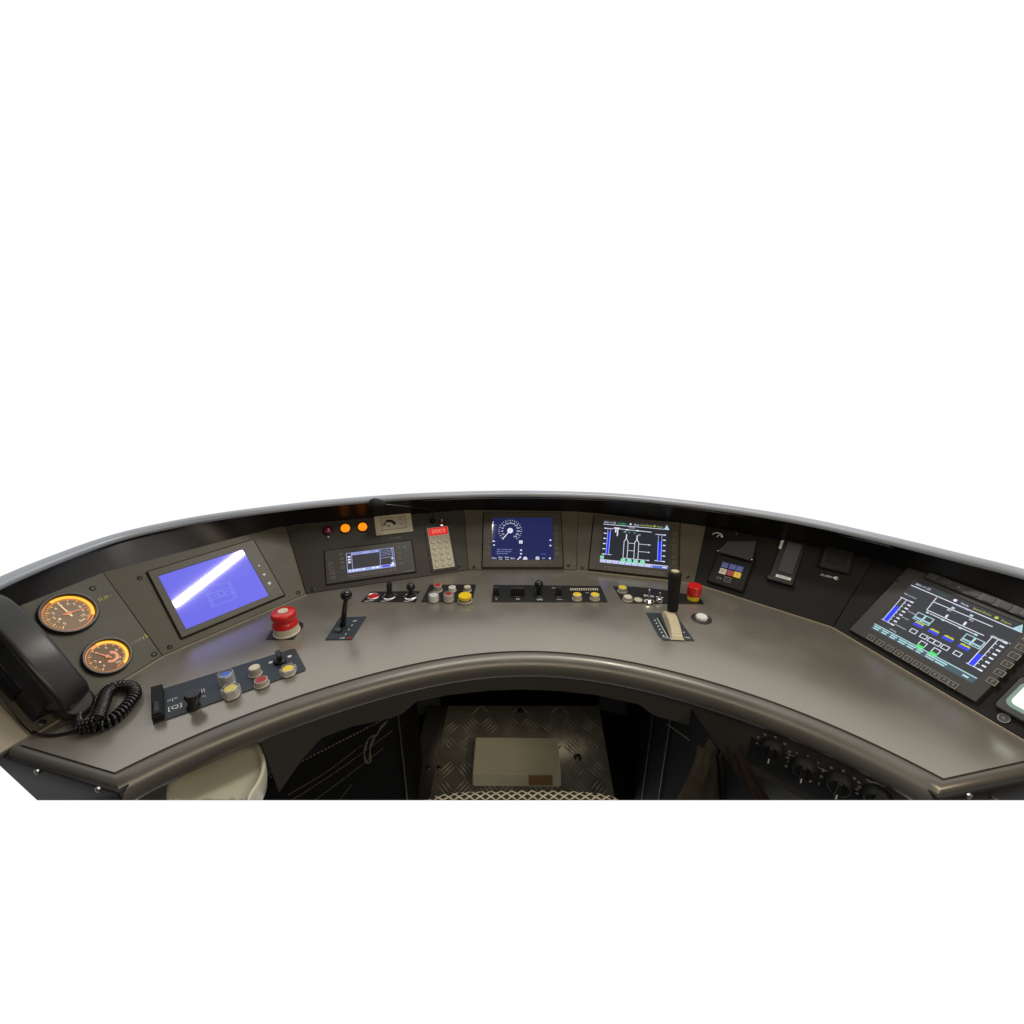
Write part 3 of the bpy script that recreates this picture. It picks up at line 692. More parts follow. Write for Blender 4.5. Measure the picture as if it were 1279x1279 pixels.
mb.use('g_lav').flat(*S(0,0),*S(.78,.06),z+.0002); mb.use('g_bluedim').flat(*S(.78,0),*S(1,.06),z+.0002).use('g_white').line(S(0,.065),S(1,.065),hh*.014,z+.0003)
for k in range(8): mb.use('g_white').flat(*S(.01+.095*k,.01),*S(.075+.095*k,.045),z+.0005).use('screen_grey').flat(*S(.025+.095*k,.022),*S(.06+.095*k,.03),z+.0007)
mb.use('g_white').flat(*S(.92,.015),*S(.98,.04),z+.0005)
T.part('screen', mb)
keyrow(T, fr, (757.5,709.8), (826.5,717.2), 10, (.0165,.014), 'bezel_olive', 'key_line', '1234567890', T.h)
keyrow(T, fr, (842.5,668), (842,703), 6, (.012,.013), 'bezel_olive', 'key_line', '  xi>E', T.h, thick=.0005)

# ================================================================ RIGHT BLACK PANEL UNITS
fr = FS
p = fr.px(896,670); T = Thing('speed_symbol', 'white speedometer symbol at top of black panel', 'symbol', fr, (p.x,p.y,0))
mb = MB('paint_white'); mb.arc(p.x,p.y-.004,.015,.018,160,20,.001,16).arc(p.x,p.y-.004,.012,.018,50,15,.0012,8).line((p.x-.001,p.y-.003),(p.x+.005,p.y+.008),.003,.0012); T.part('emblem', mb)
# button module
q = [(892.5,692),(941.5,698),(928.5,739),(885.5,727)]; r = fr.rect(q, .012)
T = Thing('button_module', 'black module with blue, white, red and yellow keys under lifted flap', 'control box', fr, ((r[0]+r[2])/2,r[1],0))
w, hh = r[2]-r[0], r[3]-r[1]
mb = MB('black_matte'); mb.prism([(r[0],r[1]),(r[2],r[1]),(r[2],r[3]),(r[0],r[3])], 0, .012, .003); T.part('body', mb)
mb = MB('black_gloss'); m0 = fr.px(905,676.5,.030); 
lid = [(r[0]+w*.02,r[3]-.004,.016),(r[2]+.002,r[3]-.004,.016)]
q2 = [fr.px(908.7,675.8,.012), fr.px(944,675,.012)]
a0, a1 = V((r[0]+w*.03,r[3]-.002,.030)), V((r[2]-w*.02,r[3]-.002,.030)); b0, b1 = V((q2[0].x,q2[0].y,.008)), V((q2[1].x,q2[1].y,.008))
mb.use('lens_grey'); rowa = [b0,b1]; n_ = (b1-b0).cross(a0-b0).normalized(); n_ = n_ if n_.z > 0 else -n_
mb.loft([[b0,b1],[a0,a1],[a0-n_*.006,a1-n_*.006],[b0-n_*.006,b1-n_*.006],[b0,b1]]); mb.quad(b0,a0,a0-n_*.006,b0-n_*.006).quad(b1,a1,a1-n_*.006,b1-n_*.006); fl = T.part('flap', mb)
for a in (a0, a1): m2 = MB('chrome'); m2.ball(a, .0032, 12); T.part('hinge_pin', m2, fl)
for (x,y,m,t) in ((905.6,706,'blue_key','=='),(915,708.2,'blue_key','=='),(923.8,710.6,'blue_key','A'),(902.8,713.6,'cream','2T'),(912,715.8,'red_dull','='),(920.8,718.2,'yellow','=')):
    p = fr.px(x,y,.014); mb = MB(m); mb.rrect(p.x-.0098,p.y-.0092,p.x+.0098,p.y+.0092,.011,.0155,.0015,.0008,2); mb.use('paint_grey' if m == 'blue_key' else 'key_dark').text(t, p.x, p.y, .009, .0158); T.part('key', mb)
p = fr.px(908.7,724,.012); mb = MB('paint_grey'); mb.rectline(p.x-.009,p.y-.008,p.x+.009,p.y+.008,.0012,.0126).text('ETCS', p.x, p.y, .005, .0126); p = fr.px(898,722,.012); mb.text('ZUB', p.x, p.y, .008, .0126); T.part('legend', mb)
# key card reader
q = [(976,672),(1004,676),(994,731),(961,724.5)]; r = fr.rect(q, .006)
T = Thing('card_reader', 'slim black card reader with grey slot and white label', 'card reader', fr, ((r[0]+r[2])/2,r[1],0))
mb = MB('black_plastic'); mb.rrect(r[0],r[1],r[2],r[3],0,.006,.003,.001); mb.prism([(r[0]-.004,r[1]-.004),(r[2]+.002,r[1]-.004),(r[2]+.002,r[1]+.010),(r[0]-.004,r[1]+.010)],0,.014,.002); T.part('body', mb)
s_ = fr.rect([(982,677.5),(1001.5,679.5),(991,717),(973,714.5)], .007); mb = MB('lens_grey'); mb.rrect(s_[0],s_[1],s_[2],s_[3],.005,.0085,.001,.0005); T.part('slot', mb)
p = fr.px(978.5,722,.0085); mb = MB('paint_white'); mb.flat(p.x-.019,p.y-.0042,p.x+.019,p.y+.0042,.0148); mb.use('key_dark').text('SIM-KORT', p.x, p.y, .006, .0151); 
p = fr.px(975.8,680,.007); mb.use('paint_white').flat(p.x-.0035,p.y-.0145,p.x+.0035,p.y+.0145,.0068); mb.use('key_dark').text('A2-11', p.x, p.y, .005, .0071, R(90)); T.part('tag', mb)
# loudspeaker
q = [(1030,683),(1067,688.5),(1061,716.5),(1022.5,708.5)]; r = fr.rect(q, .010)
T = Thing('loudspeaker', 'small black ribbed loudspeaker box on the dark panel', 'loudspeaker', fr, ((r[0]+r[2])/2,r[1],0))
mb = MB('black_plastic'); mb.rrect(r[0],r[1],r[2],r[3],0,.012,.004,.002); T.part('housing', mb)
mb = MB('black_matte')
for k in range(6): x = r[0]+(r[2]-r[0])*(.2+.12*k); mb.rrect(x-.002,r[1]+.016,x+.002,r[3]-.012,.011,.0135,.0015,.0005,2)
T.part('grille', mb); p = fr.px(1032,719.5); mb = MB('paint_white'); mb.text('ALARM', p.x, p.y, .0085, .0008); p = fr.px(1042.5,721.8)
mb.poly([(p.x-.005,p.y),(p.x+.004,p.y+.006),(p.x+.004,p.y-.006)], .0008).arc(p.x,p.y,.006,.0075,-40,40,.0008,6); T.part('legend', mb)

# ================================================================ FAR RIGHT MONITOR
fr = FF
T = display('touch_monitor', 'large right display with yellow and blue carriage diagram and numbered keys', 'display', fr, [(1131,708.7),(1316,772),(1222,879),(1062,787)], [(1140.7,726),(1283,779),(1217.7,855),(1088.5,785.5)], 'bezel_dark', .010)
s, zs = T.s, T.zs; z = zs+.0005; w, hh = s[2]-s[0], s[3]-s[1]
mb = MB('screen_grey'); mb.flat(s[0],s[1],s[2],s[3],zs); header(mb, fr, S, z, w, hh, .80)
mb.use('g_white'); lw = hh*.011
def SP(x, y): return fr.px(x, y, zs)
def ln(x0,y0,x1,y1,k=1.,m='g_white'): mb.use(m).line(SP(x0,y0),SP(x1,y1),lw*k,z)
ln(1170,746.5,1157.5,762); ln(1166.5,752,1240,783); ln(1158,762,1229,794); ln(1161.5,766.5,1218,792.5)
for (x,y,t) in ((1190.5,759.5,'A'),(1213.5,769,'X'),(1178,774.5,'o'),(1199.5,784.5,'o'),(1158.5,765.2,'o'),(1219,793,'o')): p = SP(x,y); mb.use('g_cyan').flat(p.x-hh*.018,p.y-hh*.014,p.x+hh*.018,p.y+hh*.014,z+.0002)
ln(1184,768,1181,771.5,2.2); ln(1207,777,1203.5,781,2.2); p = SP(1186,762.5); mb.use('g_white').text('BC', p.x, p.y, hh*.045, z); p = SP(1213,774.5); mb.text('XS', p.x, p.y, hh*.045, z)
p = SP(1193.5,766); mb.use('g_dgreen').text('2T', p.x, p.y, hh*.04, z); p = SP(1205,771.5); mb.text('2C', p.x, p.y, hh*.04, z); p = SP(1203,759.5); mb.use('g_lav').text('2 km/h (GPS)', p.x, p.y, hh*.042, z)
def unit(x, y, kind):
    c = SP(x,y)
    if kind == 'y': # yellow roof over blue twin box
        k_ = .66; M0 = mb.M; mb.M = Matrix.Translation((c.x*(1-k_),c.y*(1-k_),0)) @ Matrix.Diagonal((k_,k_*1.05,1,1))
        mb.use('g_blue2').flat(c.x-.015,c.y-.0045,c.x+.015,c.y+.0045,z).use('screen_grey').flat(c.x-.012,c.y-.002,c.x-.002,c.y+.002,z+.0002).flat(c.x+.002,c.y-.002,c.x+.012,c.y+.002,z+.0002)
        mb.use('g_blue').flat(c.x-.012,c.y-.0025,c.x-.002,c.y+.0025,z+.0003).flat(c.x+.003,c.y-.0025,c.x+.012,c.y+.0025,z+.0003)
        mb.use('g_yel').poly([(c.x-.014,c.y+.0055),(c.x+.014,c.y+.0055),(c.x+.013,c.y+.010),(c.x+.006,c.y+.0125),(c.x+.002,c.y+.010),(c.x-.005,c.y+.0125),(c.x-.013,c.y+.010)], z); mb.M = M0
    if kind in ('1','2'):
        for dx in ((0,) if kind == '1' else (-.0078,.0078)): mb.use('g_white').rectline(c.x+dx-.0068,c.y-.0055,c.x+dx+.0068,c.y+.0055,.0016,z)
    if kind == 'q':
        for dx in (-.0085,.0085): mb.use('g_cyan').rectline(c.x+dx-.0085,c.y-.004,c.x+dx+.0085,c.y+.010,.0018,z).rectline(c.x+dx-.0085,c.y-.0105,c.x+dx+.0085,c.y-.0045,.0018,z)
    if kind == 'g':
        mb.use('g_white').rectline(c.x-.007,c.y-.010,c.x+.007,c.y+.010,.0016,z).use('g_green').flat(c.x-.007,c.y-.010,c.x+.007,c.y-.001,z+.0003)
unit(1153.5,773,'q'); unit(1215,801,'q')
for (x,y) in ((1145.5,782.5),(1164,791.5),(1182,800),(1202,810.5)): unit(x,y,'y')
unit(1141,788.5,'1'); unit(1158.5,797.5,'2'); unit(1175.5,806.3,'2'); unit(1196,816.5,'1'); unit(1151,806,'g'); unit(1167.5,814.8,'g')
def slantbar(tl, bl, wd, fill, ticks):
    a, b = SP(*tl), SP(*bl); d_ = (b-a); L = d_.length; u = d_.normalized(); n = V((-u.y,u.x)) if (-u.y) > 0 or u.x > 0 else V((u.y,-u.x))
    n = V((1,0)); 
    mb.use('g_white').line(a,b,lw*.8,z).line(a+n*wd,b+n*wd,lw*.8,z).line(a-n*.003,a+n*(wd+.008),lw,z).line(b-n*.003,b+n*(wd+.010),lw,z)
    f0 = a+d_*fill; mb.use('g_blue').quad((*(b+n*.001),z+.0003),(*(b+n*(wd-.001)),z+.0003),(*(f0+n*(wd-.001)),z+.0003),(*(f0+n*.001),z+.0003))
    for k in range(ticks):
        t = k/(ticks-1); p = a+d_*t+n*(wd+.004); mb.use('g_white').line(p-n*.004,p,lw*.6,z)
        if k%1 == 0: mb.flat(p.x+.004,p.y-.0018,p.x+.011,p.y+.0018,z)
slantbar((1126.5,746.5),(1103,774), .011, .36, 8); slantbar((1239.5,795.5),(1209,829), .010, .60, 8)
for (x,y,t) in ((1137,744.5,'Main pressure'),(1139,765.5,'To brake'),(1131,772.5,'In train'),(1125,783,'Compressor'),(1115.5,787.5,'Parking')): p = SP(x,y); mb.use('g_white').text(t, p.x, p.y, hh*.030, z)
p = SP(1252,799.5); mb.text('Line voltage kV', p.x, p.y, hh*.033, z)
mb.use('screen_bar').flat(s[0],s[1],s[2],s[1]+hh*.085,z); mb.use('g_cyan').line((s[0],s[1]+hh*.088),(s[2],s[1]+hh*.088),lw*1.3,z+.0003)
for k, ww in enumerate((.075,.07,.07,.085,.08,.06,.095,.10)):
    x = s[0]+w*(.015+.092*k); mb.flat(x,s[1]+hh*.048,x+w*ww,s[1]+hh*.068,z+.0003).flat(x+w*.004,s[1]+hh*.015,x+w*(ww-.01),s[1]+hh*.034,z+.0003)
mb.flat(s[0]+w*.90,s[1]+hh*.03,s[0]+w*.95,s[1]+hh*.055,z+.0003); T.part('screen', mb)
for k in range(10):
    t = k/9; keyrow(T, fr, (1088.5+(1190.5-1088.5)*t, 797+(855.5-797)*t), (0,0), 1, (.0165,.0145), 'bezel_dark', 'key_line', '1234567890'[k], T.h, thick=.0009)
for k, (x,y) in enumerate(((1239.4,851.4),(1248.8,840.7),(1258,830),(1267,819.6),(1276,809.5),(1285,799))): keyrow(T, fr, (x,y), (0,0), 1, (.0165,.0145), 'bezel_dark', 'key_line', 'E<>ivC'[k], T.h, thick=.0009)
# raised key strip on top of the monitor
a0, b0, a1, b1 = T.r[0]+.045, T.s[3]+.010, T.r[2]-.002, T.s[3]+.032
mb = MB('black_plastic'); mb.rrect(a0,b0,a1,b1,T.h-.001,T.h+.006,.004,.002); st = T.part('key_strip', mb)
for k in range(8):
    x = a0+.012+k*(a1-a0-.024)/7; mb = MB('key_dark'); mb.rrect(x-.009,(b0+b1)/2-.008,x+.009,(b0+b1)/2+.008,T.h+.005,T.h+.0075,.002,.0006,2); mb.use('paint_grey' if k in (2,6) else 'bezel_brown').text(' (n^x/(O'[k], x, (b0+b1)/2, .010, T.h+.0078); T.part('key', mb, st)
for (x,y) in ((1129.5,717.5),(1121.5,726)): p = fr.px(x,y,T.h); m2 = MB('black_matte'); m2.lathe([(.003,T.h),(.002,T.h+.001),(0,T.h+.001)], (p.x,p.y,0), 12); T.part('screw', m2)
# lit unit at far right edge
q = [(1276,846),(1312,866),(1290,902),(1253.5,876)]; r = fr.rect(q, .018)
T = Thing('illuminated_unit', 'white glowing lamp unit at the right edge beside display', 'lamp', fr, ((r[0]+r[2])/2,r[1],0))
mb = MB('black_plastic'); mb.rrect(r[0]-.008,r[1]-.012,r[2]+.01,r[3]+.008,0,.013,.008,.003); T.part('housing', mb)
mb = MB('g_lamprim'); mb.rrect(r[0]+.002,r[1]+.002,r[2],r[3]-.001,.008,.020,.012,.006); mb.use('g_lampwhite').rrect(r[0]+.010,r[1]+.008,r[2]-.006,r[3]-.007,.018,.0215,.008,.001); T.part('lens', mb)
p = fr.px(1254,897.5); mb = MB('black_plastic'); mb.lathe([(.0095,0),(.0095,.002),(0,.002)], (p.x,p.y,0), 24); mb.use('paint_grey').arc(p.x,p.y,.0075,.009,0,360,.0024,24).text('R', p.x, p.y, .009, .0024)
one('round_pushbutton', 'round black button with ring mark below glowing lamp unit', 'button', mb, fr, (p.x,p.y,0))

# ================================================================ HANDSET AND CORD
fr = FG
def gh(x, y, h): p = fr.px(x,y,h); return V((p.x,p.y,h))
spine = [(-26,748,.060),(-6,757,.082),(22,782,.100),(48,812,.106),(72,840,.098),(93,864,.080),(101,874,.062)]
sp = catmull([gh(*q_) for q_ in spine], 5)
T = Thing('telephone_handset', 'black telephone handset lying in its cradle over the gauges', 'handset', fr, (sp[-1].x, sp[-1].y, 0))
rows = []; n = len(sp)
for i, c in enumerate(sp):
    t = (sp[min(i+1,n-1)]-sp[max(i-1,0)]).normalized(); side = t.cross(V((0,0,1))).normalized(); up_ = side.cross(t).normalized()
    f = i/(n-1); hw = .0265+.003*abs(2*f-1)**3; th = .015+.010*abs(2*f-1)**2; row = []
    if i in (0, n-1): hw *= .86; th *= .8
    for k in range(32):
        a = 2*math.pi*k/32; co, si = math.cos(a), math.sin(a); e_ = .24
        row.append(c+side*(hw*math.copysign(abs(co)**e_, co))+up_*(th*math.copysign(abs(si)**.42, si)-th))
    rows.append(row)
mb = MB('handset_black'); mb.loft(rows, True, True); T.part('grip', mb, ang=50)
def capsule(c, d_, r, L): m_ = MB('handset_black'); m_.lathe([(0,0),(r*.8,0),(r,.006),(r,L*.6),(r*.86,L),(0,L)], c, 26, axis=d_); return m_
e_ = sp[-1]-V((0,0,.018)); T.part('mouthpiece', capsule(e_+(sp[-4]-sp[-1])*.45, V((0,.15,-1)), .029, .042), ang=40)
e_ = sp[0]-V((0,0,.02)); T.part('earpiece', capsule(e_+(sp[3]-sp[0])*.5, V((0,.1,-1)), .029, .042), ang=40)
c0, c1 = gh(-14,798,.012), gh(64,888,.012); dd = (c1-c0).normalized(); nn = V((-dd.y,dd.x,0))
T = Thing('handset_cradle', 'black cradle holding the telephone handset at left end', 'cradle', fr, (c1.x,c1.y,0))
mb = MB('black_plastic'); wv = .026
mb.prism([(c0-nn*wv)[:2],(c1-nn*wv)[:2],(c1+nn*wv*.7)[:2],(c0+nn*wv*.7)[:2]], .0, .030, .005); T.part('base', mb)
mb = MB('black_gloss'); a = c0.lerp(c1,.25); b = c0.lerp(c1,.70); mb.prism([(a-nn*wv*1.15)[:2],(b-nn*wv*1.15)[:2],(b-nn*wv*.75)[:2],(a-nn*wv*.75)[:2]], .002, .046, .003); T.part('rest_fork', mb)
# coiled cord
def cz(x, y, z): return onz(x,y,z)
lead = catmull([fr.P(*gh(62,884,.02)), cz(48,872,.035), cz(33,880,.02), cz(27,895,.006), cz(33,908,.0045), cz(47,916.5,.0035), cz(65,918.5,.0035), cz(82,916,.0035), cz(97,912,.006)], 8)
T = Thing('coiled_cord', 'black coiled telephone cord looped on the desk below handset', 'cord', WORLD, tuple(cz(97,912,0)))
mb = MB('black_gloss'); mb.tube(lead, .0026, 8); T.part('lead', mb)
def coil(pts, rad, wire, pitch, amp=1.):
    P = catmull(pts, 14); acc = 0; out = []; ref = V((0,0,1))
    dens = []
    for a, b in zip(P, P[1:]):
        m = max(2, int((b-a).length/ (pitch/16)))
        for k in range(m): dens.append(a.lerp(b, k/m))
    for i, c in enumerate(dens):
        t = (dens[min(i+2,len(dens)-1)]-dens[max(i-2,0)]).normalized(); s1 = t.cross(ref).normalized(); s2 = s1.cross(t)
        if i: acc += (c-dens[i-1]).length
        ph = 2*math.pi*acc/pitch; out.append(c+s1*rad*math.cos(ph)+s2*rad*math.sin(ph))
    m_ = MB('black_gloss'); m_.tube(out, wire, 7); return m_
zc = .0115
big = [cz(99,910,.010), cz(112,908,zc), cz(126,906,zc), cz(140,899,zc), cz(152,889,zc), cz(162,878,zc), cz(168,868,zc), cz(165,859,zc), cz(154,857,zc), cz(142,859,zc), cz(133,866,zc+.004), cz(129,877,zc+.008), cz(125,889,zc+.014), cz(121,899,zc+.018)]
T.part('coil', coil(big, .0098, .0031, .0078), ang=60)
small = [cz(121,899,zc+.018), cz(110,903,zc+.012), cz(100,905,zc+.002), cz(97,896,zc), cz(101,886,zc), cz(106,879,zc), cz(112,873,.014)]
T.part('coil', coil(small, .0075, .0029, .0088), ang=60)
mb = MB('black_gloss'); mb.tube(catmull([cz(112,873,.014), cz(118,871,.012), cz(110,866,.02), FG.P(*gh(103,862,.03))], 6), .0026, 8); T.part('lead', mb)

# ================================================================ DESK CONTROLS
ang_left = (onz(367.8,811.2)-onz(190.6,865.4)); AL = math.atan2(ang_left.y, ang_left.x)
# emergency stop, left
fr = desk_frame((358.5,796), R(35)); T = Thing('emergency_stop', 'red mushroom emergency stop on cream base, left of lever', 'emergency stop', fr)
plate(T, fr, [(332,799),(366.5,799),(379,783),(378.5,778.5),(371,776),(345,780)], 'plate_black')
c = fr.px(358.5,790); mb = MB('cream'); mb.lathe([(.0325,.002),(.0325,.005),(.0305,.006),(.0305,.023),(.029,.0245)], (c.x,c.y,0), 36); T.part('base', mb)
mb = MB('red'); mb.lathe([(.0300,.023),(.0308,.024),(.0308,.030),(.0285,.0325),(.0285,.034),(.0268,.0355),(.0255,.042),(.0262,.0445),(.0292,.046),(.0298,.048),(.0298,.057),(.0285,.061),(.0255,.0632),(.0135,.0640),(0,.0642)], (c.x,c.y,0), 36); cap = T.part('cap', mb, ang=50)
mb = MB('cream'); mb.lathe([(.0125,.0646),(.012,.0655),(0,.0658)], (c.x,c.y,0), 24); T.part('cap_spot', mb, cap)
# direction lever
fr = desk_frame((428,793), R(20)); T = Thing('direction_lever', 'slim black ball topped lever on slanted navy plate', 'lever', fr)
plate(T, fr, [(424.5,771.5),(458,770.5),(439.5,799.5),(406,799.8)], 'plate_navy')
A_, B_ = fr.px(429,778), fr.px(424,792); mb = MB('black_matte'); mb.line(A_,B_,.010,.0026); T.part('slot', mb)
lever(T, fr, (428,782), (432.5,743.5), .008, .0052, .0150)
mb = MB('lens_grey'); p = fr.px(421.5,788.5); mb.lathe([(.009,.002),(.009,.006),(.006,.009),(0,.009)], (p.x,p.y,0), 18); T.part('knob', mb)
mb = MB('paint_white')
for (x,y,t,m) in ((443.5,776.8,'EP',None),(439.5,782,'4',None),(435.8,787.6,'3',None),(432,793,'2',None),(427.8,798,'LB',None)): p = fr.px(x,y); mb.text(t, p.x, p.y, .011, .0026, R(-20))
mb.use('red').text('NB', *fr.px(436,798), .010, .0026, R(-20)); T.part('legend', mb)
# joystick strip
fr = desk_frame((488,751), R(12)); T = Thing('joystick_strip', 'black strip with red button and two small joysticks under radio', 'control strip', fr)
plate(T, fr, [(463,739.5),(524,738.8),(519.5,752.3),(451,752)], 'plate_black')
c = fr.px(466.3,746.3); mb = MB('steel'); mb.lathe([(.0195,.002),(.0195,.005),(.0165,.0065),(.014,.005)], (c.x,c.y,0), 28); mb.use('red').lathe([(.0145,.004),(.013,.0065),(0,.0075)], (c.x,c.y,0), 24); T.part('button', mb, label='red flush button in silver ring')
for bx, tip, ball in ((486.5,(486,728.5),None),(513,(513,733),.0128)):
    c = fr.px(bx,746); mb = MB('chrome'); mb.lathe([(.0205,.002),(.0205,.004),(.0175,.0055),(.0155,.003)], (c.x,c.y,0), 28); mb.use('rubber').lathe([(.0155,.0025),(.012,.008),(.007,.012),(0,.012)], (c.x,c.y,0), 24); jc = T.part('collar', mb)
    lever(T, fr, (bx,745), tip, .0075 if not ball else .007, .0078 if not ball else .005, ball, 'black_plastic', 'stick')
mb = MB('paint_white')
for x in (461,481,510): p = fr.px(x,751.6); mb.flat(p.x-.012,p.y-.0012,p.x+.012,p.y+.0018,.0026)
T.part('legend', mb)
# six button strip
fr = desk_frame((558,751), R(4)); T = Thing('six_button_strip', 'black strip with six round buttons, one large yellow', 'control strip', fr)
plate(T, fr, [(537,730.8),(594.5,730.5),(590,752),(526,752.3)], 'plate_black')
H_ = .022
for (x,y,rr,top,side,kind,lab,h) in ((546.7,730.6,.0125,'g_btnred','button_side','flat','red lit button',H_),(564.7,733,.0115,'g_btnwhite','white','flat','white lit button',H_*.7),(583.7,732.6,.0115,'cream_dim','button_side','flat','grey button',H_*.75),(541.5,742.6,.0125,'g_btnwhite','clear','guard','white button in clear sleeve',H_),(560.4,742.2,.0125,'red_dull','button_side','guard','dark red button in clear sleeve',H_*1.0),(580.6,743,.0195,'yellow','cream','mush','large yellow mushroom button',H_)):
    p = fr.px(x,y,h); button(T, (p.x,p.y), rr, h, top, side if side != 'clear' else 'white', kind, lab)
# toggle strip
fr = desk_frame((685,751), 0.); T = Thing('toggle_strip', 'long black strip with four black toggles and two yellow buttons', 'control strip', fr)
plate(T, fr, [(616.5,731),(750,732.5),(759,752.5),(614,752.3)], 'plate_black')
for bx, tip, wd, ball in ((620,(620,728.5),.010,0),(646.5,(646.5,729),.021,0),(673.5,(673,730),.008,.0135),(697.5,(697,729.5),.010,0)):
    p = fr.px(bx,743.5)
    if wd > .015:
        mb = MB('black_plastic'); P1 = V((p.x,p.y,.022)); mb.prism([(p.x-wd,p.y-.005),(p.x+wd,p.y-.005),(p.x+wd,p.y+.005),(p.x-wd,p.y+.005)], .002, .028, .003); T.part('toggle', mb, label='wide black paddle toggle')
    elif ball: lever(T, fr, (bx,742), tip, .008, .007, ball, 'black_gloss', 'toggle')
    else:
        mb = MB('black_plastic'); mb.prism([(p.x-wd*.85,p.y-.006),(p.x+wd*.85,p.y-.006),(p.x+wd*.85,p.y+.006),(p.x-wd*.85,p.y+.006)], .002, .030, .003); T.part('toggle', mb)
mb = MB('cream_dim'); a, b = fr.px(712.5,736.3), fr.px(747,739.5)
for k in range(13): x = a.x+(b.x-a.x)*k/12; mb.flat(x-.0018,a.y-.010,x+.0018,a.y+.002,.0026)
mb.flat(a.x,a.y+.002,b.x,a.y+.0035,.0026); mb.use('paint_white')
for (x,y,t) in ((620,749.5,'Y'),(646.5,749.5,'TF'),(673.5,749.5,'-[#]'),(699,749.5,'=o-'),(692,735,'oo'),(733,741,'-n')): p = fr.px(x,y); mb.text(t, p.x, p.y, .0125, .0026)
for x in (620,646.5,673.5,697.5): p = fr.px(x,746.3); mb.use('paint_grey').flat(p.x-.006,p.y-.0008,p.x+.006,p.y+.0008,.0026)
T.part('legend', mb)
for x in (721,743.2): p = fr.px(x,742.2,.018); button(T, (p.x,p.y), .0135, .018, 'yellow', 'cream_dim', 'flat', None)
# right control strip
fr = desk_frame((825,753), R(-8)); T = Thing('key_switch_strip', 'black tapered strip with cream buttons and silver key switches', 'control strip', fr)
plate(T, fr, [(766,732.8),(790,733.2),(812,735),(840,739),(873.5,746.5),(879.5,755),(830,754.5),(785,753.8),(775.5,749)], 'plate_black')
for (x,y,rr,h,top,lab) in ((777.7,733.3,.0135,.017,'yellow','yellow topped button'),(784.3,745,.0135,.014,'cream','plain cream button')): p = fr.px(x,y,h); button(T, (p.x,p.y), rr, h, top, 'button_side', 'flat', lab)
p = fr.px(797,750.3); mb = MB('cream_dim'); mb.lathe([(.0125,.002),(.0125,.0045),(.0095,.006),(.008,.004),(0,.004)], (p.x,p.y,0), 24); T.part('lock_ring', mb)
for (x,y,sc) in ((810,752,1.),(823.5,751.5,.72)):
    p = fr.px(x,y); mb = MB('chrome'); mb.lathe([(.016*sc,.002),(.016*sc,.006),(.012*sc,.012),(.009*sc,.013),(0,.013)], (p.x,p.y,0), 24); k_ = T.part('key_switch', mb)
    m2 = MB('steel'); m2.tube([(p.x,p.y,.012),(p.x,p.y+.004*sc,.034*sc)], [.004*sc,.003*sc], 10); m2.tube([(p.x-.013*sc,p.y,.020*sc),(p.x+.013*sc,p.y,.018*sc)], .0032*sc, 8); m2.ball((p.x-.013*sc,p.y,.020*sc), .004*sc, 10); m2.ball((p.x,p.y+.004*sc,.036*sc), .0045*sc, 10); T.part('key_wings', m2, k_)
# red and yellow emergency stop
p = onz(865.5,748.5); fr = Frame(p, (1,0,0), (0,1,0)); T = Thing('emergency_stop', 'red capped emergency stop on yellow collar at right of strip', 'emergency stop', fr)
mb = MB('yellow'); mb.lathe([(.017,.002),(.0165,.016),(0,.016)], (0,0,0), 32); T.part('collar', mb)
mb = MB('red'); mb.lathe([(.0150,.0155),(.0195,.017),(.0205,.020),(.0205,.044),(.019,.046),(0,.0465)], (0,0,0), 32); T.part('cap', mb)
# throttle
fr = desk_frame((836,799), R(-15)); T = Thing('throttle_lever', 'tall black throttle grip over cream ribbed drum on navy plate', 'lever', fr)
plate(T, fr, [(807,765.8),(843,767),(867.5,801),(829,800.3),(822,794)], 'plate_navy')
a, b = fr.px(834,768.5), fr.px(846.5,800.5); dd = (b-a).normalized(); nn = V((-dd.y,dd.x)); L = (b-a).length; rows = []; mb = MB('drum_cream'); N_ = 14
for k in range(N_+1):
    t = k/N_; hgt = .003+.021*math.sin(math.pi*min(1,.12+.88*t))**.8
    for j, dz in ((0,0),(1,-.0030)) if k < N_ else ((0,0),):
        c = a+dd*L*(t+(.55/N_ if j else 0)); hw = .0125
        rows.append([(*(c-nn*(hw+.004)),.002),(*(c-nn*hw),hgt+dz),(*(c+nn*hw),hgt+dz),(*(c+nn*(hw+.004)),.002)])
mb.loft(rows); T.part('drum', mb, ang=15)
P0 = fr.px(839,769); d_ = ray(843.3,714.5); B0 = fr.P(P0.x,P0.y); t = (B0.y+.015)/d_.y; P1 = fr.loc(CAM+d_*t); P0 = V((P0.x,P0.y,.016)); ax = P1-P0; L = ax.length
mb = MB('steel'); mb.lathe([(.015,-.012),(.011,.0),(.009,.02)], P0, 20, axis=ax); T.part('stem', mb)
mb = MB('rubber'); mb.lathe([(.0,.0),(.0135,.0),(.0145,.006),(.0145,L*.25),(.0158,L*.55),(.0175,L*.90),(.0178,L*.96),(.015,L),(.010,L*1.005)], P0, 28, axis=ax); gr = T.part('grip', mb, ang=50)
mb = MB('drum_cream'); mb.lathe([(.0105,L*.99),(.0105,L*1.03),(.009,L*1.04),(0,L*1.04)], P0, 20, axis=ax); T.part('thumb_button', mb, gr)
mb = MB('paint_white'); a, b = fr.px(820.5,773), fr.px(834,797)
mb.line(a,b,.0016,.0026)
for k in range(6): c = a.lerp(b, .1+.16*k)+V((-.008,-.004)); mb.flat(c.x-.002,c.y-.002,c.x+.002,c.y+.002,.0026)
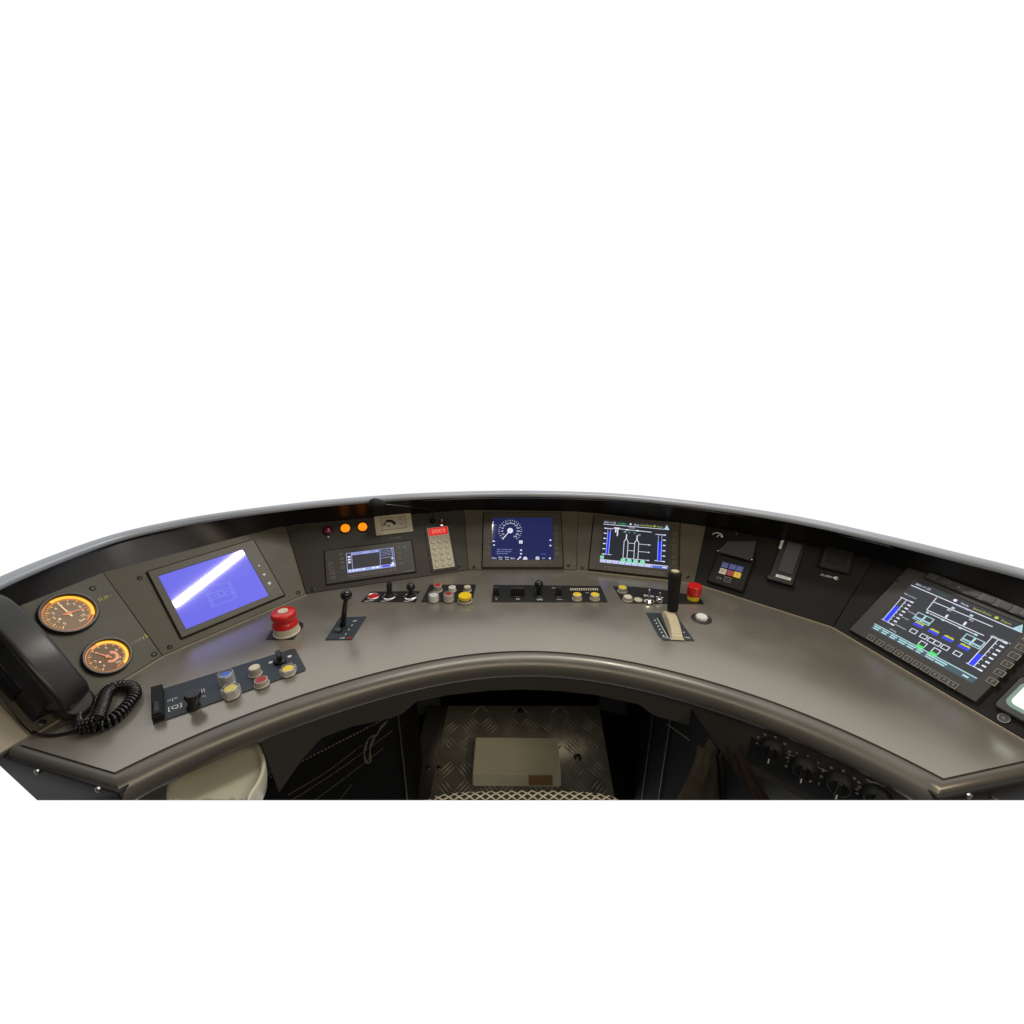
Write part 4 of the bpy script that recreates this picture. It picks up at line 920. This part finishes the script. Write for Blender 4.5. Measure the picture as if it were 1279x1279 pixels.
mb.text('MAX', *fr.px(832.5,797.5), .009, .0027); mb.text('100', *fr.px(858,797.5), .010, .0027); mb.text('0', *fr.px(854,791), .010, .0027); mb.use('black_matte').line(a+V((.006,.002)),b+V((.005,.0)),.004,.0025); T.part('legend', mb)
# round knob in recess
fr = desk_frame((876,773), R(-25)); T = Thing('control_dial', 'white scalloped knob in dark oval ring beside throttle', 'knob', fr)
mb = MB('bezel_dark'); mb.lathe([(.0265,.0002),(.0265,.002),(.024,.003),(.022,.002),(0,.002)], (0,0,0), 36); T.part('ring', mb)
n = 48; mb = MB('white'); rows = [[((q*(1+.06*math.cos(8*2*math.pi*k/n)))*math.cos(2*math.pi*k/n), (q*(1+.06*math.cos(8*2*math.pi*k/n)))*math.sin(2*math.pi*k/n), z_) for k in range(n)] for q, z_ in ((.0155,.002),(.0150,.008),(.0125,.0105))]; mb.loft(rows, True, True); T.part('knob', mb)
# left control strip
fr = desk_frame((190.6,905), AL); T = Thing('left_control_strip', 'long navy control strip with coloured buttons and black knob, front left', 'control strip', fr)
CR = [(190.6,865.4),(366,811),(369,811.2),(382,835.5),(381,838),(191.5,905.5)]
plate(T, fr, CR, 'plate_navy', .0025)
q = [fr.px(*p) for p in ((190.8,866),(205,862),(206.5,900),(191.8,905))]; mb = MB('black_matte'); mb.prism([(p.x,p.y) for p in q], .0022, .017, .001); T.part('rocker_frame', mb)
q = [fr.px(*p) for p in ((194,888),(203.5,886),(204.5,899.5),(193.5,903))]; mb = MB('black_plastic'); mb.prism([(p.x,p.y) for p in q], .016, .024, .003); T.part('rocker', mb)
P0 = fr.px(242.5,884); d_ = ray(240.3,868); B0 = fr.P(P0.x,P0.y); t = B0.y/d_.y; P1 = fr.loc(CAM+d_*t); P0 = V((P0.x,P0.y,.002)); ax = P1-P0; L = ax.length
mb = MB('black_plastic'); mb.lathe([(.0135,0),(.010,L*.25),(.0095,L*.45),(.013,L*.72),(.0150,L*.95),(.013,L*1.15),(0,L*1.22)], P0, 24, axis=ax); T.part('knob', mb, ang=50)
for (x,y,rr,h,top,kind,lab) in ((281.8,842.5,.0125,.026,'blue','guard','blue button with clear guard'),(287.8,859.5,.0135,.022,'yellow_lens','petal','pale yellow button in scalloped clear guard'),(317.4,833.2,.0125,.022,'cream','flat','white button'),(325.7,848.5,.0140,.016,'red_dull','flat','red button'),(359.5,834.8,.0135,.016,'yellow','petal','bright yellow button in scalloped clear guard')):
    p = fr.px(x,y,h); button(T, (p.x,p.y), rr, h, top, 'button_side' if kind != 'guard' else 'steel', kind, lab)
p = fr.px(350,828); mb = MB('black_plastic'); mb.lathe([(.0135,.002),(.0135,.008),(.010,.011),(0,.011)], (p.x,p.y,0), 20); mb.prism([(p.x-.0055,p.y-.013),(p.x+.0055,p.y-.013),(p.x+.0055,p.y+.013),(p.x-.0055,p.y+.013)], .010, .028, .002); T.part('selector', mb)
mb = MB('paint_white')
for (x,y) in ((338.5,828.5),(362,821)): p = fr.px(x,y); mb.disc(p.x,p.y,.0045,.003,14)
for (x,y,t,sz) in ((216,875,'=|=',.013),(219,884.5,'[Q]',.017),(252.5,864,'|||',.015),(255.5,871.5,'*:',.012)): p = fr.px(x,y); mb.text(t, p.x, p.y, sz, .003, R(5))
T.part('legend', mb)
def apron_frame(x, y):
    best = None
    for i in range(len(ap2)-1):
        a, b = ap2[i], ap2[i+1]; e = (b-a).normalized(); n_ = V((e.y,-e.x,0)); d_ = ray(x,y); t = (a-CAM).dot(n_)/d_.dot(n_); P = CAM+d_*t; k = (P-a).dot(e)/(b-a).length
        if 0 <= k <= 1 and P.z < 0: best = (P, e)
    return best
# cream tray slid into the opening left of the apron
zt_ = -.088
pts = [(214,1025),(207,995),(211,972),(226,950),(250,930),(285,915),(308,914),(322,926),(330,943),(331,958),(324,977),(312,998),(303,1050),(275,1110),(232,1100)]
P_ = [onz(x, y, zt_) for x, y in pts]; P_ = catmull(P_[-1:]+P_+P_[:2], 6)[6:-7]; cen = sum(P_, V())/len(P_)
mb = MB('tray_cream'); rows = []
for k, dz in ((.70,-.060),(.93,-.052),(.985,-.028),(1.,-.006),(.992,-.001),(.975,.0),(.915,.0),(.895,-.002),(.875,-.006),(.78,-.012),(.5,-.015),(.2,-.016)): rows.append([cen+(p-cen)*k+V((0,0,dz)) for p in P_])
mb.loft(rows, True, True); one('cup_tray', 'rounded cream oval tray under the left desk edge', 'tray', mb, WORLD, tuple(cen+V((0,0,-.06))), ang=70)

# ================================================================ ROTARY KNOBS ON THE RIGHT APRON
knob_px = [(963.5,938.5),(1004,962.5),(1048,982),(1095,999)]
pc, e = apron_frame(1012,962); e = (apron_frame(1060,985)[0]-apron_frame(965,940)[0]); e.z = 0; e.normalize()
n_ = V((e.y,-e.x,0)); fr = Frame(pc+n_*.004, e, V((0,0,1)))
T = Thing('rotary_switch_panel', 'black panel with four rotary knobs under right desk edge', 'switch panel', fr)
q = [fr.px(*p) for p in ((933,916),(1150,1015),(1150,1060),(931,948))]; xs = [p.x for p in q]
yt = fr.px(933,916).y; yl = fr.px(933,950).y
mb = MB('plate_black'); mb.rrect(q[0].x, yl, q[0].x+.33, yt, -.014, .003, .008, .001); T.part('plate', mb)
for k, (x,y) in enumerate(knob_px):
    p = fr.px(x,y,.015); mb = MB('black_matte'); r_ = .0205
    mb.lathe([(r_*1.1,.003),(r_*1.05,.009),(r_*.9,.020),(r_*.8,.022),(0,.022)], (p.x,p.y,0), 24); mb.prism([(p.x-.004,p.y-r_*.9),(p.x+.004,p.y-r_*.9),(p.x+.004,p.y+r_*.9),(p.x-.004,p.y+r_*.9)], .021, .030, .0015); kb = T.part('rotary_knob', mb)
    m2 = MB('paint_white'); m2.flat(p.x-.0012,p.y-r_*.9,p.x+.0012,p.y-r_*.35,.0305); T.part('pointer', m2, kb)
    m3 = MB('paint_grey')
    for t in range(7):
        a = R(200-220*t/6); m3.disc(p.x+.030*math.cos(a), p.y+.026*math.sin(a)+.002, .0018 if k == 1 else .0028, .0036, 10)
    if k == 1: m3.use('paint_white').poly([(p.x-.018,p.y-.027),(p.x+.016,p.y-.030),(p.x+.016,p.y-.024)], .0036).text('1', p.x+.028, p.y-.024, .011, .0036).text('0', p.x-.029, p.y-.020, .010, .0036)
    if k == 3: m3.arc(p.x,p.y,.024,.028,130,30,.0036,12)
    T.part('legend', m3)

# ================================================================ FOOTWELL
FZ = -.70
mb = MB('well_dark'); mb.quad((-1.0,.35,FZ),(1.05,.35,FZ),(1.05,1.75,FZ),(-1.0,1.75,FZ)); one('floor', 'dark cab floor inside the footwell', 'floor', mb, WORLD, (0,1.1,FZ), kind='structure')
mb = MB('well_dark'); mb.quad((-.9,1.48,FZ),(1.0,1.48,FZ),(1.0,1.48,-.03),(-.9,1.48,-.03)); one('back_wall', 'dark back wall of the footwell', 'wall', mb, WORLD, (0,1.48,FZ), kind='structure')
# checker plate footrest
def zc_pt(x, y, zc): return CAM+ray(x,y)*zc
A = zc_pt(552,881,1.717); B = zc_pt(748,881,1.717); D = zc_pt(536,1003,1.44); E_ = zc_pt(769,1003,1.44)
fr = Frame(D, E_-D, A-D); LW = (E_-D).length; LH = (A-D).dot(fr.u)
T = Thing('footrest_plate', 'worn steel checker plate footrest behind the cream pedal', 'footrest', fr)
mb = MB('checker'); p = [fr.loc(v) for v in (D,E_,B,A)]; mb.prism([(v.x,v.y) for v in p], -.006, 0., .001); T.part('plate', mb)
mb = MB('tread_glint'); cell = .074
for i in range(int(LW/cell)+1):
    for j in range(int(LH/cell)+1):
        cx, cy = i*cell+cell/2, j*cell+cell/2
        a = R(45 if (i+j)%2 else -45); d_ = V((math.cos(a),math.sin(a))); n2 = V((-d_.y,d_.x))
        for k in range(-2, 3):
            c = V((cx,cy))+n2*k*.0118; hl = .027
            if c.x < .03 or c.x > LW-.03 or c.y > LH-.02 or c.y < .01: continue
            P4 = [c-d_*hl, c+n2*.0034, c+d_*hl, c-n2*.0034]
            mb.prism([(v.x,v.y) for v in P4], -.0005, .0024, .0012)
T.part('raised_tread', mb)
mb = MB('well_grey'); mb.prism([(-.085,-.01),(-.003,-.01),(.022,LH),(-.055,LH)], -.006, .001, .001); T.part('side_strip', mb)
for (x,y,m) in ((535,959,'black_plastic'),(548,959,'black_plastic')): p = fr.px(x,y); mb = MB(m); mb.lathe([(.007,0),(.007,.003),(.004,.005),(0,.005)], (p.x,p.y,0), 14); T.part('screw', mb)
p = fr.px(721.5,947); mb = MB('chrome'); mb.lathe([(.014,0),(.014,.004),(.009,.005),(.009,.014),(.007,.018),(0,.019)], (p.x,p.y,0), 20); T.part('bolt', mb)
mb = MB('well_grey'); p = fr.px(650,887); mb.lathe([(.012,0),(.010,.002),(0,.002)], (p.x,p.y,0), 16); T.part('screw', mb)
# cream pedal
q = [(594,920.5),(696.5,921.5),(700.5,966),(590.5,966)]
T = Thing('foot_pedal', 'cream foot pedal box with brown label on the checker plate', 'pedal', fr, (fr.px(645,982).x, fr.px(645,982).y, 0))
ph = .055; tp = [fr.px(*v, ph) for v in q]; bt = [fr.px(*v, .012) for v in ((590,981.5),(701,982.5))]
top4 = [(*tp[3],ph),(*tp[2],ph),(*tp[1],ph),(*tp[0],ph)]
f0, f1 = (bt[0].x,bt[0].y,.012), (bt[1].x,bt[1].y,.012)
mb = MB('pedal_cream'); vs = [mb._v(v) for v in top4]+[mb._v(v) for v in (f0,f1,(tp[1].x,tp[1].y,.0005),(tp[0].x,tp[0].y,.0005))]
for f in ((0,1,2,3),(4,5,1,0),(5,6,2,1),(7,4,0,3),(6,7,3,2)): mb._f([vs[i] for i in f])
bmesh.ops.bevel(mb.bm, geom=list(mb.bm.edges), offset=.003, segments=2, affect='EDGES'); T.part('housing', mb, ang=40)
F0, F1, F2, F3 = V(f0), V(f1), V(top4[1]), V(top4[0]); nn = (F1-F0).cross(F3-F0).normalized(); mb = MB('brass_label')
def ff(a, b): return F0.lerp(F1,a).lerp(F3.lerp(F2,a), b)+nn*.0012
mb.quad(ff(.635,.10),ff(.905,.10),ff(.905,.88),ff(.635,.88)); T.part('label_plate', mb)
# seat cushion in the foreground
sp_ = [(505,1040),(522,1002),(533,996.5),(546,991),(575,987.5),(610,986),(655,985),(700,985.5),(735,987.5),(760,990.5),(771,995),(777,1002),(790,1040)]
SZ = -.25; front_ = catmull([onz(x,y,SZ) for x, y in sp_], 5)
mb = MB('black_matte')
m = bpy.data.materials.new('seat_lattice'); m.use_nodes = True; nt = m.node_tree; b = nt.nodes['Principled BSDF']; b.inputs['Roughness'].default_value = .85
tc = nt.nodes.new('ShaderNodeTexCoord'); outs = []
for ang in (52, -52):
    mp = nt.nodes.new('ShaderNodeMapping'); mp.inputs['Rotation'].default_value = (0,0,R(ang)); nt.links.new(tc.outputs['Object'], mp.inputs['Vector'])
    wv_ = nt.nodes.new('ShaderNodeTexWave'); wv_.inputs['Scale'].default_value = 22; wv_.inputs['Distortion'].default_value = .25; wv_.inputs['Detail Scale'].default_value = 1.5; nt.links.new(mp.outputs[0], wv_.inputs['Vector']); outs.append(wv_)
mxm = nt.nodes.new('ShaderNodeMath'); mxm.operation = 'MAXIMUM'; nt.links.new(outs[0].outputs['Fac'], mxm.inputs[0]); nt.links.new(outs[1].outputs['Fac'], mxm.inputs[1])
cr = nt.nodes.new('ShaderNodeValToRGB'); cr.color_ramp.elements[0].position = .80; cr.color_ramp.elements[0].color = (.012,.010,.008,1); cr.color_ramp.elements[1].position = .90; cr.color_ramp.elements[1].color = (.42,.37,.26,1)
nt.links.new(mxm.outputs[0], cr.inputs[0]); nt.links.new(cr.outputs[0], b.inputs['Base Color']); MATS['seat_lattice'] = m
mb = MB('seat_lattice'); cen = V((0.01, .45, SZ)); rows = []
for k, dz in ((1.0,-.08),(1.02,-.03),(1.0,-.008),(.975,.004),(.93,.010),(.80,.012),(.5,.012)): rows.append([V((cen.x+(p.x-cen.x)*k, cen.y+(p.y-cen.y)*k, SZ+dz)) for p in front_])
mb.loft(rows); one('seat_cushion', 'rounded seat edge with cream lattice fabric at bottom centre', 'seat', mb, WORLD, (.01,.6,SZ-.05), ang=60)
# left locker with net front
V0 = zc_pt(496,888,1.18); V1 = CAM+ray(520,905)*1.45; V2 = onz(372,951,V0.z)
x0 = V((V0.x,V0.y,0)); x1 = V((V1.x,V1.y,0)); x2 = V((V2.x,V2.y,0)); x2 = x0+(x2-x0)*1.9
T = Thing('storage_locker', 'black locker with net front and ribbed side, left of footwell', 'locker', WORLD, (x0.x,x0.y,FZ))
zt2 = V0.z
mb = MB('net_black'); n_ = V(((x2-x0).normalized().y, -(x2-x0).normalized().x, 0)); 
mb.quad((x2.x,x2.y,FZ),(x0.x,x0.y,FZ),(x0.x,x0.y,zt2),(x2.x,x2.y,zt2)); e = (x2-x0).normalized(); nf = V((-e.y,e.x,0)); nf = nf if nf.y < 0 else -nf
T.part('front', mb)
mb = MB('net_line')
for k in range(60):
    z_ = zt2-.012-k*.006; off = nf*.002
for k in range(46): a = x0+e*(.012+k*.0085); mb.tube([a+nf*.003+V((0,0,zt2-.002)), a+e*.0052+nf*.003+V((0,0,zt2-.002))], .0016, 5)
T.part('piping', mb)
mb = MB('net_line')
for (a0_,z0_,a1_,z1_) in ((.02,.05,.32,.10),(.05,.09,.36,.15),(.10,.045,.28,.075),(.14,.15,.22,.19)):
    mb.tube(catmull([x0+e*a0_+nf*.004+V((0,0,zt2-z0_)), x0+e*((a0_+a1_)/2)+nf*.006+V((0,0,zt2-(z0_+z1_)/2-.006)), x0+e*a1_+nf*.004+V((0,0,zt2-z1_))], 5), .0007, 5)
T.part('net_fold', mb)
mb = MB('well_dark'); sd = (x1-x0).normalized(); sl = (x1-x0).length*1.15; sn = V((sd.y,-sd.x,0)); N_ = 34
pts = []
for k in range(N_*2): pts.append(x0+sd*(sl*k/(N_*2))+sn*(.0012 if k%2 else 0))
mb = MB('well_dark'); Nz = 90; rows = []
for k in range(Nz*2): zz = FZ+(zt2-FZ)*k/(Nz*2-1); o_ = sn*(.0016 if k%2 else 0); rows.append([x0+o_+V((0,0,zz)), x0+sd*sl+o_+V((0,0,zz))])
mb.loft(rows); T.part('ribbed_side', mb, ang=10)
mb = MB('well_grey'); mb.tube([x0+nf*.002+V((0,0,FZ)), x0+nf*.002+V((0,0,zt2))], .003, 6); T.part('corner_strip', mb)
# crumpled clear wrap on the locker net
mb = MB('bag_beige'); rows = []
for i in range(9):
    row = []
    for j in range(9):
        y_ = 898+j*6.5; x_ = 455+i*3.2-j*.4+3*math.sin(i*1.7+j*1.1); pp = zc_pt(x_, y_, 1.12); row.append(pp+V((random.uniform(-.004,.004),random.uniform(-.012,.0),random.uniform(-.003,.003))))
    rows.append(row)
# torn strap with buckle, hanging on the net
loop = catmull([zc_pt(x,y,1.10) for x, y in ((484,900),(476,908),(470,918),(462,921),(457,930),(455,940),(457,951),(462,951.5),(462,942),(463,930),(468,921))], 5)
mb = MB('strap_grey'); mb.tube(loop, [.0012+.0022*abs(math.sin(i*.37)) for i in range(len(loop))], 8); one('strap', 'crumpled pale strap hanging on the black net', 'strap', mb, WORLD, tuple(loop[0]), ang=60)
rg = [zc_pt(466+7.5*math.cos(a), 936+13*math.sin(a), 1.105) for a in [R(-80+20*k) for k in range(11)]]
# right hand dark cabinet and wrap
V0 = zc_pt(795,880,1.45); V1 = zc_pt(818,885,1.25); V2 = zc_pt(838,905,1.10); V3 = zc_pt(905,955,.88)
ch = [V((v.x,v.y,0)) for v in (V0,V1,V2,V3)]; ch[0] = ch[0]+(ch[0]-ch[1])*.6; ch.append(ch[3]+(ch[3]-ch[2])*.8)
T = Thing('side_cabinet', 'black cabinet with upright seams, right of footwell', 'cabinet', WORLD, (ch[1].x,ch[1].y,FZ))
mb = MB('net_black'); mb.loft([[p+V((0,0,FZ)) for p in ch],[p+V((0,0,-.06)) for p in ch]]); T.part('body', mb, ang=10)
mb = MB('well_grey')
for p in (ch[1],ch[2]): mb.tube([p+V((-.004,-.004,FZ)),p+V((-.004,-.004,-.06))], .0022, 6)
T.part('corner_strip', mb)
mb = MB('net_line'); a, b = zc_pt(833,904,1.07), zc_pt(862,925,1.0); 
for k in range(16): mb.tube([a.lerp(b,k/16), a.lerp(b,(k+.6)/16)], .0016, 5)
T.part('piping', mb)
NB, NJ = 20, 26
def drape(m, y0, y1, xl0, xr0, xl1, xr1, z0, amp, ph):
    mb = MB(m); rows = []
    for i in range(NB):
        f = i/(NB-1); y_ = y0+(y1-y0)*f; a, b = xl0+(xl1-xl0)*f+3*math.sin(f*6+ph), xr0+(xr1-xr0)*f
        rows.append([zc_pt(a+(b-a)*j/(NJ-1), y_+6*math.sin(j*.35+ph)*(1-f), z0+amp*(.4+.6*f)*(math.sin(j*.8+f*5+ph)+.6*math.sin(j*1.9-f*6)+.4*math.sin(f*14+j*.5))) for j in range(NJ)])
    mb.loft(rows); return mb
one('plastic_bag', 'crumpled translucent beige bag tucked beside the right cabinet', 'bag', drape('bag_beige', 929, 1040, 872, 898, 832, 918, .90, .0022, 0.), WORLD, tuple(zc_pt(880,990,.9)), ang=70)
one('cloth_bundle', 'dark brown cloth folds beside the beige bag', 'cloth', drape('bag_brown', 936, 1040, 893, 925, 915, 985, .885, .002, 1.3), WORLD, tuple(zc_pt(920,990,.9)), ang=70)

# ================================================================ SECTION: the exhibit is cut off below one flat plane
cut_d = ray(640, 999.6); cut_n = RT.cross(cut_d).normalized()
if cut_n.z > 0: cut_n = -cut_n
bpy.context.view_layer.update()
for o in list(SC.objects):
    if o.type != 'MESH': continue
    M = o.matrix_world; ds = [(M @ v.co-CAM).dot(cut_n) for v in o.data.vertices]
    if not ds or max(ds) <= 0: continue
    if min(ds) >= 0 and not o.children:
        if o in ALL_TOP: ALL_TOP.remove(o)
        bpy.data.objects.remove(o); continue
    bm = bmesh.new(); bm.from_mesh(o.data); Mi = M.inverted()
    res = bmesh.ops.bisect_plane(bm, geom=list(bm.verts)+list(bm.edges)+list(bm.faces), plane_co=Mi @ CAM, plane_no=(Mi.to_3x3() @ cut_n).normalized(), clear_outer=True)
    ed = [e_ for e_ in res['geom_cut'] if isinstance(e_, bmesh.types.BMEdge)]
    try: bmesh.ops.holes_fill(bm, edges=ed, sides=0)
    except Exception: pass
    bm.to_mesh(o.data); bm.free()
for o in ALL_TOP: o.location.z += DESK_Z

# ================================================================ LIGHT, BACKGROUND, CAMERA
w = bpy.data.worlds.new('World'); SC.world = w; w.use_nodes = True; nt = w.node_tree; bg = nt.nodes['Background']
tc = nt.nodes.new('ShaderNodeTexCoord'); sx = nt.nodes.new('ShaderNodeSeparateXYZ'); nt.links.new(tc.outputs['Generated'], sx.inputs[0])
mr = nt.nodes.new('ShaderNodeMapRange'); mr.inputs[1].default_value = -.15; mr.inputs[2].default_value = .18; mr.inputs[3].default_value = .06; mr.inputs[4].default_value = 1.0
nt.links.new(sx.outputs['Y'], mr.inputs[0])
nt.links.new(mr.outputs[0], bg.inputs['Strength']); bg.inputs['Color'].default_value = (1,1,1,1)
def area(name, loc, tgt, sx_, sy_, power, col, rot=None):
    l = bpy.data.lights.new(name, 'AREA'); l.shape = 'RECTANGLE'; l.size = sx_; l.size_y = sy_; l.energy = power; l.color = col
    o = bpy.data.objects.new(name, l); COL.objects.link(o); o.location = V(loc)+V((0,0,DESK_Z))
    d_ = V(tgt)-V(loc); o.rotation_euler = d_.to_track_quat('-Z','Y').to_euler()
    if rot is not None: o.rotation_euler = rot
    return o
# cab ceiling tube seen mirrored in the left monitor
t0, t1 = V((-.161,.832,1.3)), V((-.083,1.218,1.3)); tm = (t0+t1)/2
area('ceiling_tube', tm, tm-V((0,0,1)), (t1-t0).length, .034, 3.2, (1,.95,.86), (0,0,math.atan2((t1-t0).y,(t1-t0).x)))
area('windscreen_light', (.42,1.48,1.8), (.1,1.0,0), .4, .2, 11, (1,.93,.82))
area('rear_fill_light', (.25,-.5,1.3), (.1,1.0,-.2), .9, .5, 7, (1,.86,.66))  # added fill from behind, keeps apron and footwell from going black
area('side_light', (1.15,-.2,1.1), (.85,.8,0), .35, .35, 8.5, (1,.82,.60))

cam = bpy.data.cameras.new('Camera'); co = bpy.data.objects.new('Camera', cam); COL.objects.link(co); SC.camera = co
co.location = CAM+V((0,0,DESK_Z)); co.rotation_euler = (math.pi/2-PITCH, 0, 0)
cam.sensor_fit = 'HORIZONTAL'; cam.sensor_width = 36; cam.lens = 36*FPX/1279; cam.clip_start = .02; cam.clip_end = 100
cam.shift_x = (639.5-640)/1279; cam.shift_y = -(639.5-CY)/1279
SC.view_settings.view_transform = 'Standard'; SC.view_settings.look = 'None'; SC.view_settings.exposure = 0; SC.view_settings.gamma = 1
SC.view_settings.use_curve_mapping = False
SC.render.engine = 'CYCLES'; SC.cycles.use_denoising = True; SC.cycles.max_bounces = 6
